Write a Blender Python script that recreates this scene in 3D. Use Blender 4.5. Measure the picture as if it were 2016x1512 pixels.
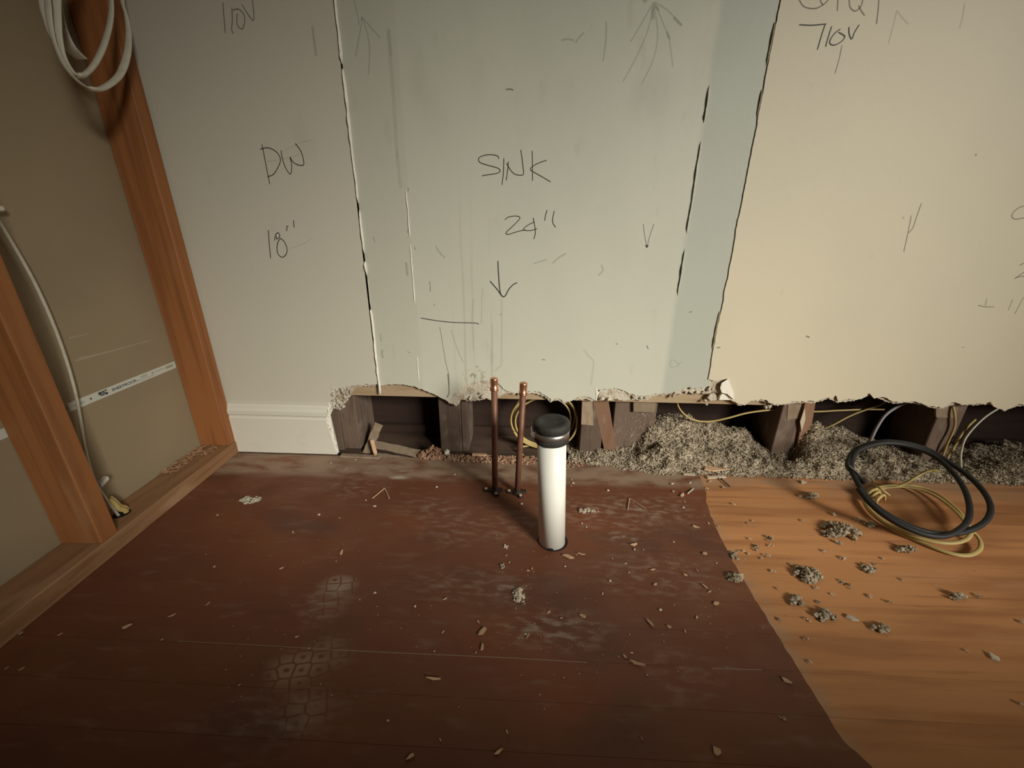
import bpy, math, random
from mathutils import Vector, Matrix, noise
from mathutils.geometry import tessellate_polygon

random.seed(7)
for _o in list(bpy.data.objects):
    bpy.data.objects.remove(_o)
SC = bpy.context.scene
COL = SC.collection

# ------------------------------------------------------------------ camera
F, H = 800.0, 0.67                       # focal length in pixels of a 2016 px wide frame; height above the floor
PITCH, YAW, ROLL = (math.radians(a) for a in (20.9525, -2.2057, 0.5241))
_fwd = Vector((math.sin(YAW), math.cos(YAW), 0)); _rt = Vector((math.cos(YAW), -math.sin(YAW), 0)); _up = Vector((0, 0, 1))
_f2 = math.cos(PITCH) * _fwd - math.sin(PITCH) * _up
_u2 = math.sin(PITCH) * _fwd + math.cos(PITCH) * _up
_r3 = math.cos(ROLL) * _rt + math.sin(ROLL) * _u2
_u3 = -math.sin(ROLL) * _rt + math.cos(ROLL) * _u2
EYE = Vector((0, 0, H))
cd = bpy.data.cameras.new('camera'); cam = bpy.data.objects.new('camera', cd); COL.objects.link(cam)
cd.sensor_fit = 'HORIZONTAL'; cd.sensor_width = 36.0; cd.lens = F / 2016 * 36; cd.clip_start = 0.01
cam.matrix_world = Matrix(((_r3.x, _u3.x, -_f2.x, 0), (_r3.y, _u3.y, -_f2.y, 0), (_r3.z, _u3.z, -_f2.z, H), (0, 0, 0, 1)))
SC.camera = cam

# ------------------------------------------------------------------ light and exposure
vs = SC.view_settings
vs.view_transform = 'Standard'; vs.look = 'None'; vs.exposure = 0.0; vs.gamma = 1.0; vs.use_curve_mapping = False
wd = bpy.data.worlds.new('world'); SC.world = wd; wd.use_nodes = True
wd.node_tree.nodes['Background'].inputs[0].default_value = (0.95, 0.97, 1.0, 1)
wd.node_tree.nodes['Background'].inputs[1].default_value = 0.25
RX, RY, RZ = 5.4, -4.5, 3.0             # right wall, wall behind the camera, ceiling
WIN = (-2.6, -1.4, 0.9, 2.0)          # glazed opening in the right wall: y0, y1, z0, z1
def area(name, loc, size, target, watts, col, spread=180):
    ld = bpy.data.lights.new(name, 'AREA'); ld.shape = 'RECTANGLE'; ld.size, ld.size_y = size
    ld.energy = watts; ld.color = col; ld.spread = math.radians(spread)
    o = bpy.data.objects.new(name, ld); COL.objects.link(o); o.location = loc
    o.rotation_euler = (Vector(target) - Vector(loc)).to_track_quat('-Z', 'Y').to_euler()
    return o
# unseen soft key light, rear right, its narrow beam shaped to darken the edges
area('key_light', (3.4, -2.95, 2.28), (1.8, 1.5), (0.17, 1.03, 0.11), 14.2, (1.0, 0.96, 0.85), 24.8)

# ------------------------------------------------------------------ measuring helpers: a pixel meets a real plane
def ray(x, y):
    return _r3 * ((x - 1008) / F) - _u3 * ((y - 756) / F) + _f2
def fl(x, y, z=0.0):                     # on a level plane
    d = ray(x, y); return EYE + d * ((z - H) / d.z)
WY = 1.102                               # face of the drywall
def wy(x, y, Y=WY):                      # on a plane parallel to the back wall
    d = ray(x, y); return EYE + d * (Y / d.y)
LD = Vector((-0.0449, 0.99899, 0)); LN = Vector((0.99899, 0.0449, 0)); LO = Vector((-0.857, 0, 0))
def L(s, w, z):                          # stud wall: s along it, w out into the room
    return LO + LD * s + LN * w + Vector((0, 0, z))
def lw(x, y, w=0.0):
    d = ray(x, y); return EYE + d * ((w + (LO - EYE).dot(LN)) / d.dot(LN))
def tilt(x, y, z0, y0, k):               # on a plane rising away from the camera
    d = ray(x, y); return EYE + d * ((z0 - k * y0 - H) / (d.z - k * d.y))

# ------------------------------------------------------------------ materials
MAT = {}
def M(name, col, rough=0.6, layers=(), bump=None, metal=0.0, spec=0.4, alpha=1.0, vary=0.0, extra=None):
    m = bpy.data.materials.new(name); m.use_nodes = True
    nt = m.node_tree; N = nt.nodes; K = nt.links; b = N['Principled BSDF']
    b.inputs['Roughness'].default_value = rough; b.inputs['Metallic'].default_value = metal
    b.inputs['Specular IOR Level'].default_value = spec; b.inputs['Alpha'].default_value = alpha
    geo = N.new('ShaderNodeNewGeometry')
    rgb = N.new('ShaderNodeRGB'); rgb.outputs[0].default_value = (*col, 1); cur = rgb.outputs[0]
    def mixc(f, c):
        nonlocal cur
        x = N.new('ShaderNodeMix'); x.data_type = 'RGBA'
        K.new(f, x.inputs[0]); K.new(cur, x.inputs[6])
        if hasattr(c, 'links'): K.new(c, x.inputs[7])
        else: x.inputs[7].default_value = (*c, 1)
        cur = x.outputs[2]
    def ramp(v, lo, hi, amt=1.0):
        r = N.new('ShaderNodeMapRange'); r.interpolation_type = 'SMOOTHSTEP'
        r.inputs[1].default_value = lo; r.inputs[2].default_value = hi; r.inputs[3].default_value = 0; r.inputs[4].default_value = amt
        K.new(v, r.inputs[0]); return r.outputs[0]
    def mul(a, c):
        x = N.new('ShaderNodeMath'); x.operation = 'MULTIPLY'; K.new(a, x.inputs[0])
        if hasattr(c, 'links'): K.new(c, x.inputs[1])
        else: x.inputs[1].default_value = c
        return x.outputs[0]
    def ntex(scale, detail=4.0, rot=None, off=(0, 0, 0)):
        mp = N.new('ShaderNodeMapping'); mp.inputs['Scale'].default_value = scale; mp.inputs['Location'].default_value = off
        if rot: mp.inputs['Rotation'].default_value = rot
        K.new(geo.outputs['Position'], mp.inputs[0])
        t = N.new('ShaderNodeTexNoise'); t.inputs['Scale'].default_value = 1.0; t.inputs['Detail'].default_value = detail
        K.new(mp.outputs[0], t.inputs['Vector']); return t.outputs[0]
    def blob(c, r):                       # 1 at c, 0 at elliptical radius r
        s = N.new('ShaderNodeVectorMath'); s.operation = 'SUBTRACT'; K.new(geo.outputs['Position'], s.inputs[0]); s.inputs[1].default_value = c
        q = N.new('ShaderNodeVectorMath'); q.operation = 'DIVIDE'; K.new(s.outputs[0], q.inputs[0]); q.inputs[1].default_value = r
        l = N.new('ShaderNodeVectorMath'); l.operation = 'LENGTH'; K.new(q.outputs[0], l.inputs[0])
        return ramp(l.outputs[1], 1.0, 0.15)
    if vary:
        oi = N.new('ShaderNodeObjectInfo')
        hs = N.new('ShaderNodeHueSaturation')
        r = N.new('ShaderNodeMapRange'); r.inputs[3].default_value = 1 - vary; r.inputs[4].default_value = 1 + vary
        K.new(oi.outputs['Random'], r.inputs[0]); K.new(r.outputs[0], hs.inputs['Value']); K.new(cur, hs.inputs['Color']); cur = hs.outputs[0]
    for ly in layers:                     # (colour, scale xyz, lo, hi, amount[, detail])
        c, sc, lo, hi, amt = ly[:5]
        mixc(ramp(ntex(sc, ly[5] if len(ly) > 5 else 4.0, off=(ly[6] if len(ly) > 6 else (0, 0, 0))), lo, hi, amt), c)
    env = dict(N=N, K=K, geo=geo, mixc=mixc, ramp=ramp, mul=mul, ntex=ntex, blob=blob, bsdf=b)
    if extra: extra(env)
    K.new(cur, b.inputs['Base Color'])
    if bump:
        bn = N.new('ShaderNodeBump'); bn.inputs['Strength'].default_value = bump[1]; bn.inputs['Distance'].default_value = bump[2] if len(bump) > 2 else 0.002
        K.new(ntex(bump[0], 5.0), bn.inputs['Height']); K.new(bn.outputs[0], b.inputs['Normal'])
    MAT[name] = m
    return m
def band(env, axis, lo0, lo1, hi0, hi1, amt=1.0):
    N, K = env['N'], env['K']
    sx = N.new('ShaderNodeSeparateXYZ'); K.new(env['geo'].outputs['Position'], sx.inputs[0])
    return env['mul'](env['ramp'](sx.outputs[axis], lo0, lo1), env['ramp'](sx.outputs[axis], hi1, hi0, amt))

wall_bump = ((60, 60, 60), 0.12, 0.002)
M('paint_left', (0.57, 0.54, 0.445), 0.6, [((0.52, 0.50, 0.415), (3, 3, 2), 0.4, 0.7, 0.5), ((0.46, 0.43, 0.35), (14, 14, 5), 0.62, 0.75, 0.25)], wall_bump)
def mid_extra(e):
    e['mixc'](band(e, 0, 0.38, 0.40, 0.54, 0.55, 0.7), (0.39, 0.41, 0.35))           # grey joint compound strip
    e['mixc'](band(e, 0, -0.44, -0.43, -0.31, -0.30, 0.35), (0.47, 0.46, 0.37))
    drip = e['mul'](band(e, 0, -0.23, -0.16, -0.11, -0.07), e['ramp'](e['ntex']((70, 1, 1.2), 3), 0.5, 0.68, 0.45))
    e['mixc'](e['mul'](drip, band(e, 2, -1, 0, 0.62, 0.85)), (0.36, 0.30, 0.21))                                                   # drip stains above the pipes
    e['mixc'](e['mul'](e['blob']((-0.15, WY, 0.27), (0.05, 0.1, 0.03)), e['ramp'](e['ntex']((90, 90, 90), 3), 0.5, 0.62, 0.7)), (0.25, 0.17, 0.09))
    e['mixc'](e['mul'](band(e, 2, 0.75, 1.0, 5, 6), e['ramp'](e['ntex']((9, 9, 4), 4), 0.5, 0.75, 0.35)), (0.36, 0.35, 0.28))  # darker blotches higher up
M('paint_middle', (0.545, 0.54, 0.445), 0.55, [((0.49, 0.49, 0.41), (4, 4, 2), 0.45, 0.7, 0.5), ((0.40, 0.38, 0.29), (22, 22, 9), 0.64, 0.74, 0.3)], wall_bump, extra=mid_extra)
M('paint_right', (0.62, 0.555, 0.41), 0.55, [((0.57, 0.52, 0.395), (3, 3, 2), 0.45, 0.7, 0.5), ((0.48, 0.43, 0.31), (30, 30, 22), 0.7, 0.76, 0.3)], wall_bump)
M('gypsum', (0.55, 0.50, 0.40), 0.95, [((0.36, 0.28, 0.19), (45, 45, 45), 0.45, 0.65, 0.8), ((0.22, 0.14, 0.08), (110, 110, 110), 0.6, 0.7, 0.5)], ((160, 160, 160), 0.9, 0.004))
M('white_plaster', (0.80, 0.76, 0.66), 0.8, [((0.62, 0.56, 0.45), (120, 120, 60), 0.5, 0.7, 0.4)], ((200, 200, 120), 0.5, 0.002))
M('backer', (0.37, 0.275, 0.17), 0.8, [((0.29, 0.18, 0.09), (6, 30, 50), 0.45, 0.65, 0.7), ((0.45, 0.36, 0.24), (20, 20, 20), 0.6, 0.75, 0.4)], ((40, 80, 120), 0.3, 0.002))
M('old_wood', (0.125, 0.085, 0.062), 0.9, [((0.23, 0.18, 0.135), (30, 30, 18), 0.52, 0.72, 0.6), ((0.065, 0.036, 0.024), (60, 60, 6), 0.5, 0.7, 0.6)], ((90, 90, 10), 0.4, 0.002), vary=0.2)
M('lath_wood', (0.23, 0.125, 0.075), 0.8, [((0.15, 0.075, 0.042), (90, 90, 7), 0.45, 0.7, 0.6), ((0.36, 0.24, 0.15), (40, 40, 9), 0.6, 0.75, 0.5)], ((140, 140, 12), 0.4, 0.002), vary=0.15)
M('grey_wood', (0.27, 0.205, 0.14), 0.85, [((0.20, 0.13, 0.08), (60, 60, 25), 0.45, 0.65, 0.6), ((0.42, 0.34, 0.25), (25, 25, 25), 0.6, 0.75, 0.5)], ((90, 90, 30), 0.5, 0.002), vary=0.2)
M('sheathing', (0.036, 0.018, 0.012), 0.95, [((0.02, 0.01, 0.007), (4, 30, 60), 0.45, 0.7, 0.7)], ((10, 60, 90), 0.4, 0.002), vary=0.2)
M('stud_wood', (0.30, 0.115, 0.036), 0.65, [((0.21, 0.075, 0.024), (60, 60, 2.5), 0.42, 0.66, 0.75), ((0.36, 0.19, 0.09), (16, 16, 3), 0.58, 0.78, 0.5), ((0.16, 0.06, 0.025), (9, 9, 7), 0.72, 0.8, 0.5)], ((120, 120, 6), 0.25, 0.001), vary=0.06)
M('plate_wood', (0.29, 0.155, 0.075), 0.7, [((0.20, 0.09, 0.038), (60, 3, 60), 0.42, 0.66, 0.75), ((0.46, 0.30, 0.18), (14, 5, 14), 0.55, 0.78, 0.6)], ((120, 8, 120), 0.25, 0.001))
M('paper_back', (0.31, 0.24, 0.15), 0.85, [((0.275, 0.215, 0.14), (3, 3, 4), 0.4, 0.65, 0.7), ((0.33, 0.26, 0.18), (5, 4, 60), 0.68, 0.8, 0.3)], ((90, 90, 90), 0.1, 0.001))
M('trim_paint', (0.66, 0.635, 0.545), 0.45, [((0.58, 0.545, 0.45), (18, 18, 18), 0.6, 0.75, 0.35)], ((25, 25, 40), 0.08, 0.001))
M('room_paint', (0.30, 0.27, 0.21), 0.7); M('ceiling_paint', (0.36, 0.33, 0.28), 0.8)

def dark_extra(e):
    N, K = e['N'], e['K']
    dust = (0.40, 0.31, 0.235)
    smear = e['ramp'](e['ntex']((34, 85, 1), 8, rot=(0, 0, 0.3)), 0.44, 0.70)
    for (px, py, rx, ry, amt) in [(765, 925, .17, .05, .95), (785, 940, .04, .016, 1.6), (700, 960, .12, .08, .45), (890, 1040, .12, .10, .35), (1200, 1010, .24, .11, .62),
                                  (1230, 1060, .06, .03, .9), (1000, 1040, .15, .09, .35), (1300, 1000, .16, .09, .5), (930, 1150, .20, .07, .4), (1010, 1165, .05, .03, .8), (1080, 1240, .15, .06, .75),
                                  (1300, 1130, .2, .1, .42), (640, 1180, .07, .09, .5), (540, 1420, .16, .06, .3), (1340, 1330, .1, .07, .3), (850, 1000, .13, .08, .4)]:
        c = fl(px, py); e['mixc'](e['mul'](e['mul'](e['blob'](c, (rx, ry, 0.1)), smear), amt * 0.7), dust)
    edge = e['mul'](band(e, 1, 0.955, 0.995, 3, 4), e['ramp'](e['ntex']((12, 26, 1), 5), 0.25, 0.6, 0.72))
    e['mixc'](edge, (0.36, 0.27, 0.19))                                                  # plaster dust along the wall
    e['mixc'](e['mul'](e['blob'](fl(785, 940), (.035, .012, .1)), 0.7), (0.55, 0.47, 0.37))
    mp = N.new('ShaderNodeMapping'); mp.inputs['Scale'].default_value = (36, 50, 0.01); mp.inputs['Rotation'].default_value = (0, 0, -0.25)
    K.new(e['geo'].outputs['Position'], mp.inputs[0])
    vo = N.new('ShaderNodeTexVoronoi'); vo.inputs['Scale'].default_value = 1.0; vo.inputs['Randomness'].default_value = 0.35; K.new(mp.outputs[0], vo.inputs['Vector'])
    ve = N.new('ShaderNodeTexVoronoi'); ve.feature = 'DISTANCE_TO_EDGE'; ve.inputs['Scale'].default_value = 1.0; ve.inputs['Randomness'].default_value = 0.35; K.new(mp.outputs[0], ve.inputs['Vector'])
    cells = e['mul'](e['ramp'](vo.outputs['Distance'], 0.10, 0.26), e['ramp'](ve.outputs['Distance'], 0.02, 0.10))
    for (px, py, rx, ry, amt, c) in [(575, 1318, .058, .045, .6, (0.36, 0.22, 0.15)), (640, 1290, .06, .05, .2, dust), (655, 1175, .05, .08, .18, dust), (600, 1400, .06, .05, .25, dust), (668, 1150, .05, .03, .5, dust)]:
        e['mixc'](e['mul'](e['mul'](e['blob'](fl(px, py), (rx, ry, .1)), cells), amt), c)     # dusty boot tread print
    r = e['ramp'](e['ntex']((8, 14, 1), 4), 0.35, 0.7)
    rr = N.new('ShaderNodeMapRange'); rr.inputs[3].default_value = 0.42; rr.inputs[4].default_value = 0.72; K.new(r, rr.inputs[0]); K.new(rr.outputs[0], e['bsdf'].inputs['Roughness'])
M('floor_dark', (0.155, 0.055, 0.028), 0.5, [((0.215, 0.068, 0.027), (2.2, 3.5, 1), 0.45, 0.68, 0.8), ((0.09, 0.040, 0.026), (4, 6, 1), 0.50, 0.72, 0.7, 5, (3, 1, 0)), ((0.26, 0.175, 0.125), (14, 50, 1), 0.54, 0.80, 0.38, 9),
   ((0.24, 0.17, 0.12), (60, 160, 1), 0.66, 0.78, 0.3)], ((14, 90, 1), 0.12, 0.001), spec=0.35, vary=0.03, extra=dark_extra)
def light_extra(e):
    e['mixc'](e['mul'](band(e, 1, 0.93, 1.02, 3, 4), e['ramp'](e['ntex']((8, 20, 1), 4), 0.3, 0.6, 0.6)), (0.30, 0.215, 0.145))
    e['mixc'](e['mul'](band(e, 0, 0.3, 0.40, 0.452, 0.495), e['ramp'](e['ntex']((40, 40, 1), 4), 0.35, 0.6, 0.6)), (0.36, 0.25, 0.16))
M('floor_light', (0.53, 0.245, 0.10), 0.6, [((0.34, 0.14, 0.055), (2.2, 22, 1), 0.42, 0.64, 0.75, 5), ((0.52, 0.275, 0.135), (3.5, 14, 1), 0.55, 0.75, 0.6, 5, (2, 5, 0)), ((0.19, 0.075, 0.03), (3, 70, 1), 0.58, 0.72, 0.45, 6)],
  ((6, 120, 1), 0.15, 0.001), spec=0.3, vary=0.10, extra=light_extra)
M('subfloor', (0.10, 0.06, 0.04), 0.9, [((0.05, 0.03, 0.02), (8, 30, 1), 0.4, 0.7, 0.7)])
M('pvc', (0.88, 0.87, 0.79), 0.42, [((0.80, 0.77, 0.68), (40, 40, 4), 0.55, 0.75, 0.35)])
M('rubber', (0.028, 0.027, 0.024), 0.75, [((0.055, 0.05, 0.042), (50, 50, 50), 0.45, 0.7, 0.6)])
M('steel', (0.55, 0.50, 0.46), 0.38, [((0.30, 0.24, 0.21), (60, 60, 60), 0.45, 0.7, 0.5)], metal=0.9)
M('copper', (0.20, 0.095, 0.06), 0.55, [((0.11, 0.045, 0.027), (60, 60, 20), 0.45, 0.7, 0.8)], metal=0.3)
M('copper_bright', (0.78, 0.40, 0.24), 0.3, [((0.45, 0.20, 0.11), (120, 120, 120), 0.55, 0.7, 0.6)], metal=0.9)
M('black_metal', (0.022, 0.015, 0.012), 0.6)
M('brass', (0.85, 0.62, 0.42), 0.35, metal=0.6)
M('cable_yellow', (0.47, 0.35, 0.135), 0.5, [((0.37, 0.26, 0.085), (30, 30, 30), 0.5, 0.7, 0.5)])
M('cable_black', (0.011, 0.010, 0.010), 0.62); M('cable_grey', (0.22, 0.20, 0.21), 0.5)
M('cable_white', (0.56, 0.52, 0.42), 0.5, [((0.44, 0.39, 0.29), (60, 60, 60), 0.5, 0.7, 0.5)])
M('clip_white', (0.62, 0.58, 0.50), 0.5)
M('insulation', (0.41, 0.345, 0.255), 1.0, [((0.22, 0.17, 0.115), (60, 60, 60), 0.42, 0.62, 0.65), ((0.58, 0.50, 0.385), (170, 170, 170), 0.55, 0.72, 0.7)], spec=0.1)
M('chip_wood', (0.55, 0.36, 0.22), 0.7, [((0.40, 0.22, 0.12), (150, 150, 150), 0.45, 0.7, 0.6)], vary=0.35)
M('chip_pale', (0.55, 0.46, 0.35), 0.8, [((0.45, 0.37, 0.27), (200, 200, 200), 0.45, 0.7, 0.6)], vary=0.25)
M('rubble', (0.40, 0.25, 0.16), 0.95, [((0.24, 0.11, 0.06), (60, 60, 60), 0.4, 0.6, 0.8), ((0.6, 0.5, 0.4), (120, 120, 120), 0.6, 0.7, 0.7)])
M('shaving', (0.42, 0.25, 0.13), 0.8, [((0.22, 0.11, 0.05), (90, 90, 90), 0.45, 0.65, 0.7)])
M('graphite', (0.035, 0.035, 0.028), 0.6); M('graphite_thin', (0.06, 0.06, 0.045), 0.7, alpha=0.5)
M('graphite_faint', (0.11, 0.105, 0.08), 0.8, alpha=0.16); M('smudge', (0.14, 0.13, 0.09), 0.9, alpha=0.07)
M('stain_line', (0.22, 0.15, 0.08), 0.8, alpha=0.09)
M('tape_white', (0.60, 0.60, 0.53), 0.6); M('ink_dark', (0.035, 0.045, 0.05), 0.6); M('ink_grey', (0.24, 0.25, 0.22), 0.6); M('ink_olive', (0.36, 0.38, 0.22), 0.6)
M('dust_streak', (0.75, 0.66, 0.54), 0.9, alpha=0.3)
M('hole_dark', (0.006, 0.004, 0.003), 0.9)
M('glass', (0.9, 0.95, 0.95), 0.05)

# ------------------------------------------------------------------ mesh helpers
ORG = {}
class MB:
    def __init__(s): s.v = []; s.f = []
    def add(s, vs, fs):
        n = len(s.v); s.v += [Vector(p) for p in vs]; s.f += [tuple(i + n for i in q) for q in fs]; return s
    def box(s, a, b):
        x0, y0, z0 = a; x1, y1, z1 = b
        return s.add([(x0, y0, z0), (x1, y0, z0), (x1, y1, z0), (x0, y1, z0), (x0, y0, z1), (x1, y0, z1), (x1, y1, z1), (x0, y1, z1)],
                     [(0, 3, 2, 1), (4, 5, 6, 7), (0, 1, 5, 4), (1, 2, 6, 5), (2, 3, 7, 6), (3, 0, 4, 7)])
    def hexa(s, p):                       # eight corners, box order
        return s.add(p, [(0, 3, 2, 1), (4, 5, 6, 7), (0, 1, 5, 4), (1, 2, 6, 5), (2, 3, 7, 6), (3, 0, 4, 7)])
    def prism(s, pts, off):               # planar polygon pushed by off
        n = len(pts); pts = [Vector(p) for p in pts]; off = Vector(off)
        tri = tessellate_polygon([pts])
        s.add(pts + [p + off for p in pts], [tuple(t) for t in tri] + [tuple(i + n for i in reversed(t)) for t in tri] + [(i, (i + 1) % n, (i + 1) % n + n, i + n) for i in range(n)])
        return s
    def tube(s, pts, r, seg=8, flat=1.0, cap=True, nrm=None, radii=None):
        pts = [Vector(p) for p in pts]; n = len(pts); base = len(s.v)
        t0 = (pts[1] - pts[0]).normalized()
        u = Vector(nrm) if nrm else (Vector((0, 0, 1)) if abs(t0.z) < 0.9 else Vector((1, 0, 0)))
        for i in range(n):
            t = (pts[min(i + 1, n - 1)] - pts[max(i - 1, 0)]).normalized()
            u = (u - t * u.dot(t)); u = u.normalized() if u.length > 1e-6 else t.orthogonal().normalized()
            w = t.cross(u); rr = radii[i] if radii else r
            for k in range(seg):
                a = 2 * math.pi * k / seg
                s.v.append(pts[i] + u * (rr * flat * math.cos(a)) + w * (rr * math.sin(a)))
        for i in range(n - 1):
            for k in range(seg):
                a = base + i * seg + k; b = base + i * seg + (k + 1) % seg
                s.f.append((a, b, b + seg, a + seg))
        if cap:
            s.f.append(tuple(base + k for k in reversed(range(seg)))); s.f.append(tuple(base + (n - 1) * seg + k for k in range(seg)))
        return s
    def lathe(s, c, prof, ax=(0, 0, 1), seg=32):   # profile of (radius, height) along ax from c
        ax = Vector(ax).normalized(); u = ax.orthogonal().normalized(); w = ax.cross(u); base = len(s.v); c = Vector(c)
        for (r, h) in prof:
            for k in range(seg):
                a = 2 * math.pi * k / seg; s.v.append(c + ax * h + (u * math.cos(a) + w * math.sin(a)) * max(r, 1e-5))
        for i in range(len(prof) - 1):
            for k in range(seg):
                a = base + i * seg + k; b = base + i * seg + (k + 1) % seg
                s.f.append((a, b, b + seg, a + seg))
        return s
    def blob(s, c, r, jit=0.35, sq=(1, 1, 1), rnd=random):
        c = Vector(c); n = len(s.v)
        for p in ICO_V:
            k = r * (1 + rnd.uniform(-jit, jit)); s.v.append(c + Vector((p[0] * k * sq[0], p[1] * k * sq[1], p[2] * k * sq[2])))
        s.f += [tuple(i + n for i in q) for q in ICO_F]
        return s
_g = (1 + 5 ** 0.5) / 2; _n = math.hypot(1, _g)
ICO_V = [(a / _n, b / _n, c / _n) for a, b, c in [(-1, _g, 0), (1, _g, 0), (-1, -_g, 0), (1, -_g, 0), (0, -1, _g), (0, 1, _g), (0, -1, -_g), (0, 1, -_g), (_g, 0, -1), (_g, 0, 1), (-_g, 0, -1), (-_g, 0, 1)]]
ICO_F = [(0, 11, 5), (0, 5, 1), (0, 1, 7), (0, 7, 10), (0, 10, 11), (1, 5, 9), (5, 11, 4), (11, 10, 2), (10, 7, 6), (7, 1, 8), (3, 9, 4), (3, 4, 2), (3, 2, 6), (3, 6, 8), (3, 8, 9), (4, 9, 5), (2, 4, 11), (6, 2, 10), (8, 6, 7), (9, 8, 1)]

def obj(name, mb, mat, parent=None, smooth=False, bevel=0.0, label=None):
    lo = Vector((min(p.x for p in mb.v), min(p.y for p in mb.v), min(p.z for p in mb.v)))
    hi = Vector((max(p.x for p in mb.v), max(p.y for p in mb.v), max(p.z for p in mb.v)))
    o0 = Vector(((lo.x + hi.x) / 2, (lo.y + hi.y) / 2, lo.z))
    me = bpy.data.meshes.new(name); me.from_pydata([tuple(p - o0) for p in mb.v], [], mb.f)
    import bmesh
    bm = bmesh.new(); bm.from_mesh(me); bmesh.ops.recalc_face_normals(bm, faces=bm.faces)
    if bevel:
        bmesh.ops.bevel(bm, geom=list(bm.edges), offset=bevel, segments=1, affect='EDGES', profile=0.5)
    bm.to_mesh(me); bm.free()
    me.materials.append(MAT[mat])
    if smooth:
        for p in me.polygons: p.use_smooth = True
    o = bpy.data.objects.new(name, me); COL.objects.link(o)
    ORG[o.name] = o0
    if parent:
        o.parent = parent; o.location = o0 - ORG[parent.name]
    else: o.location = o0
    if label: o['label'] = label
    return o
def empty(name, loc):
    o = bpy.data.objects.new(name, None); COL.objects.link(o); o.location = loc; ORG[o.name] = Vector(loc); o.empty_display_size = 0.02; return o
def tag(o, label, cat, group=None, kind=None):
    o['label'] = label; o['category'] = cat
    if group: o['group'] = group
    if kind: o['kind'] = kind
    return o
def structure(o, label=None):
    o['kind'] = 'structure'
    if label: o['label'] = label
    return o
def spline(pts, n=8, closed=False):
    P = [Vector(p) for p in pts]; out = []; m = len(P)
    for i in range(m if closed else m - 1):
        if closed: a, b, c, d = P[(i - 1) % m], P[i], P[(i + 1) % m], P[(i + 2) % m]
        else: a, b, c, d = P[max(i - 1, 0)], P[i], P[i + 1], P[min(i + 2, m - 1)]
        for k in range(n):
            t = k / n
            out.append(0.5 * ((2 * b) + (c - a) * t + (2 * a - 5 * b + 4 * c - d) * t * t + (3 * b - a - 3 * c + d) * t ** 3))
    if not closed: out.append(P[-1])
    return out
def rough_line(pts, step, amp, rnd):      # ragged torn edge through pts (x, z)
    out = []
    for i in range(len(pts) - 1):
        a, b = pts[i], pts[i + 1]; n = max(1, int((b - a).length / step)); 
        for k in range(n):
            p = a + (b - a) * (k / n)
            out.append(p + Vector((rnd.uniform(-amp, amp) * 0.5, 0, rnd.uniform(-amp, amp))))
    out.append(pts[-1]); return out

# ------------------------------------------------------------------ floor: planks stained dark on one side, bare on the other
floor = structure(obj('floor', MB().box((-1.02, RY, -0.03), (RX, 1.29, -0.012)), 'subfloor'))
rnd = random.Random(3)
BOUND = [(0.30, 0.476), (0.344, 0.476), (0.373, 0.457), (0.62, 0.454), (0.71, 0.456), (0.80, 0.463), (0.86, 0.471), (0.918, 0.483), (0.95, 0.497), (1.03, 0.511), (1.3, 0.512)]
def bound(y):
    if y <= 0.3: return 0.476
    for (a, xa), (b, xb) in zip(BOUND, BOUND[1:]):
        if a <= y <= b: return xa + (xb - xa) * (y - a) / (b - a)
    return 0.512
PW = 0.065
y = 0.47 - 6 * PW
edges = []
while y < 1.08: edges.append(y); y += PW
edges = [e for e in edges if e < 1.04] + [1.088]
obj('rear_boards', MB().box((-0.9, RY, -0.012), (0.476, edges[0] - 0.0006, 0.0)), 'floor_dark', floor)
obj('rear_boards', MB().box((0.476, RY, -0.012), (RX, edges[0] - 0.0006, -0.001)), 'floor_light', floor)
for y0, y1 in zip(edges, edges[1:]):
    ys = [y0 + (y1 - y0 - 0.0004) * k / 9 for k in range(10)]
    bx = [bound(q) + noise.noise(Vector((q * 60, 0, 0))) * 0.0022 + noise.noise(Vector((q * 190, 3, 0))) * 0.0012 for q in ys]
    for nm, xe, m, zt in (('plank', -1.02 if y0 > 1.0 else -0.93, 'floor_dark', 0.0), ('plank', RX, 'floor_light', -0.0009)):
        poly = [Vector((xe, ys[0], zt))] + [Vector((b, q, zt)) for b, q in zip(bx, ys)] + [Vector((xe, ys[-1], zt))]
        obj(nm, MB().prism(poly, (0, 0, -0.011)), m, floor)
# scraped pale line where a board joint collects dust
def floor_ribbon(pts, w, z=0.0004):
    mb = MB()
    P = [fl(x, y, z) for x, y in pts]
    for a, b in zip(P, P[1:]):
        n = Vector((-(b - a).y, (b - a).x, 0)).normalized() * w / 2
        mb.add([a - n, b - n, b + n, a + n], [(0, 1, 2, 3)])
    return mb
obj('scratch', floor_ribbon([(674, 1280), (800, 1286), (1000, 1295), (1155, 1304)], 0.0012), 'dust_streak', floor)
obj('scratch', floor_ribbon([(1400, 1315), (1500, 1319)], 0.001), 'dust_streak', floor)
obj('scratch', floor_ribbon([(350, 1262), (500, 1270), (674, 1280)], 0.0008), 'dust_streak', floor)

# ------------------------------------------------------------------ back wall
rnd = random.Random(11)
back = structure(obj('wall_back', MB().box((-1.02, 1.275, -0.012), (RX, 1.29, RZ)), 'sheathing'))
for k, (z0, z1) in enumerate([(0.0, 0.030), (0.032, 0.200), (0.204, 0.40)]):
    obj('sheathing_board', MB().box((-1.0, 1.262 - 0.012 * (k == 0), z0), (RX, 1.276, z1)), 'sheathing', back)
obj('backer_board', MB().box((-0.56, 1.1165, 0.1945), (0.70, 1.1285, 0.7)), 'backer', back)

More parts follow.
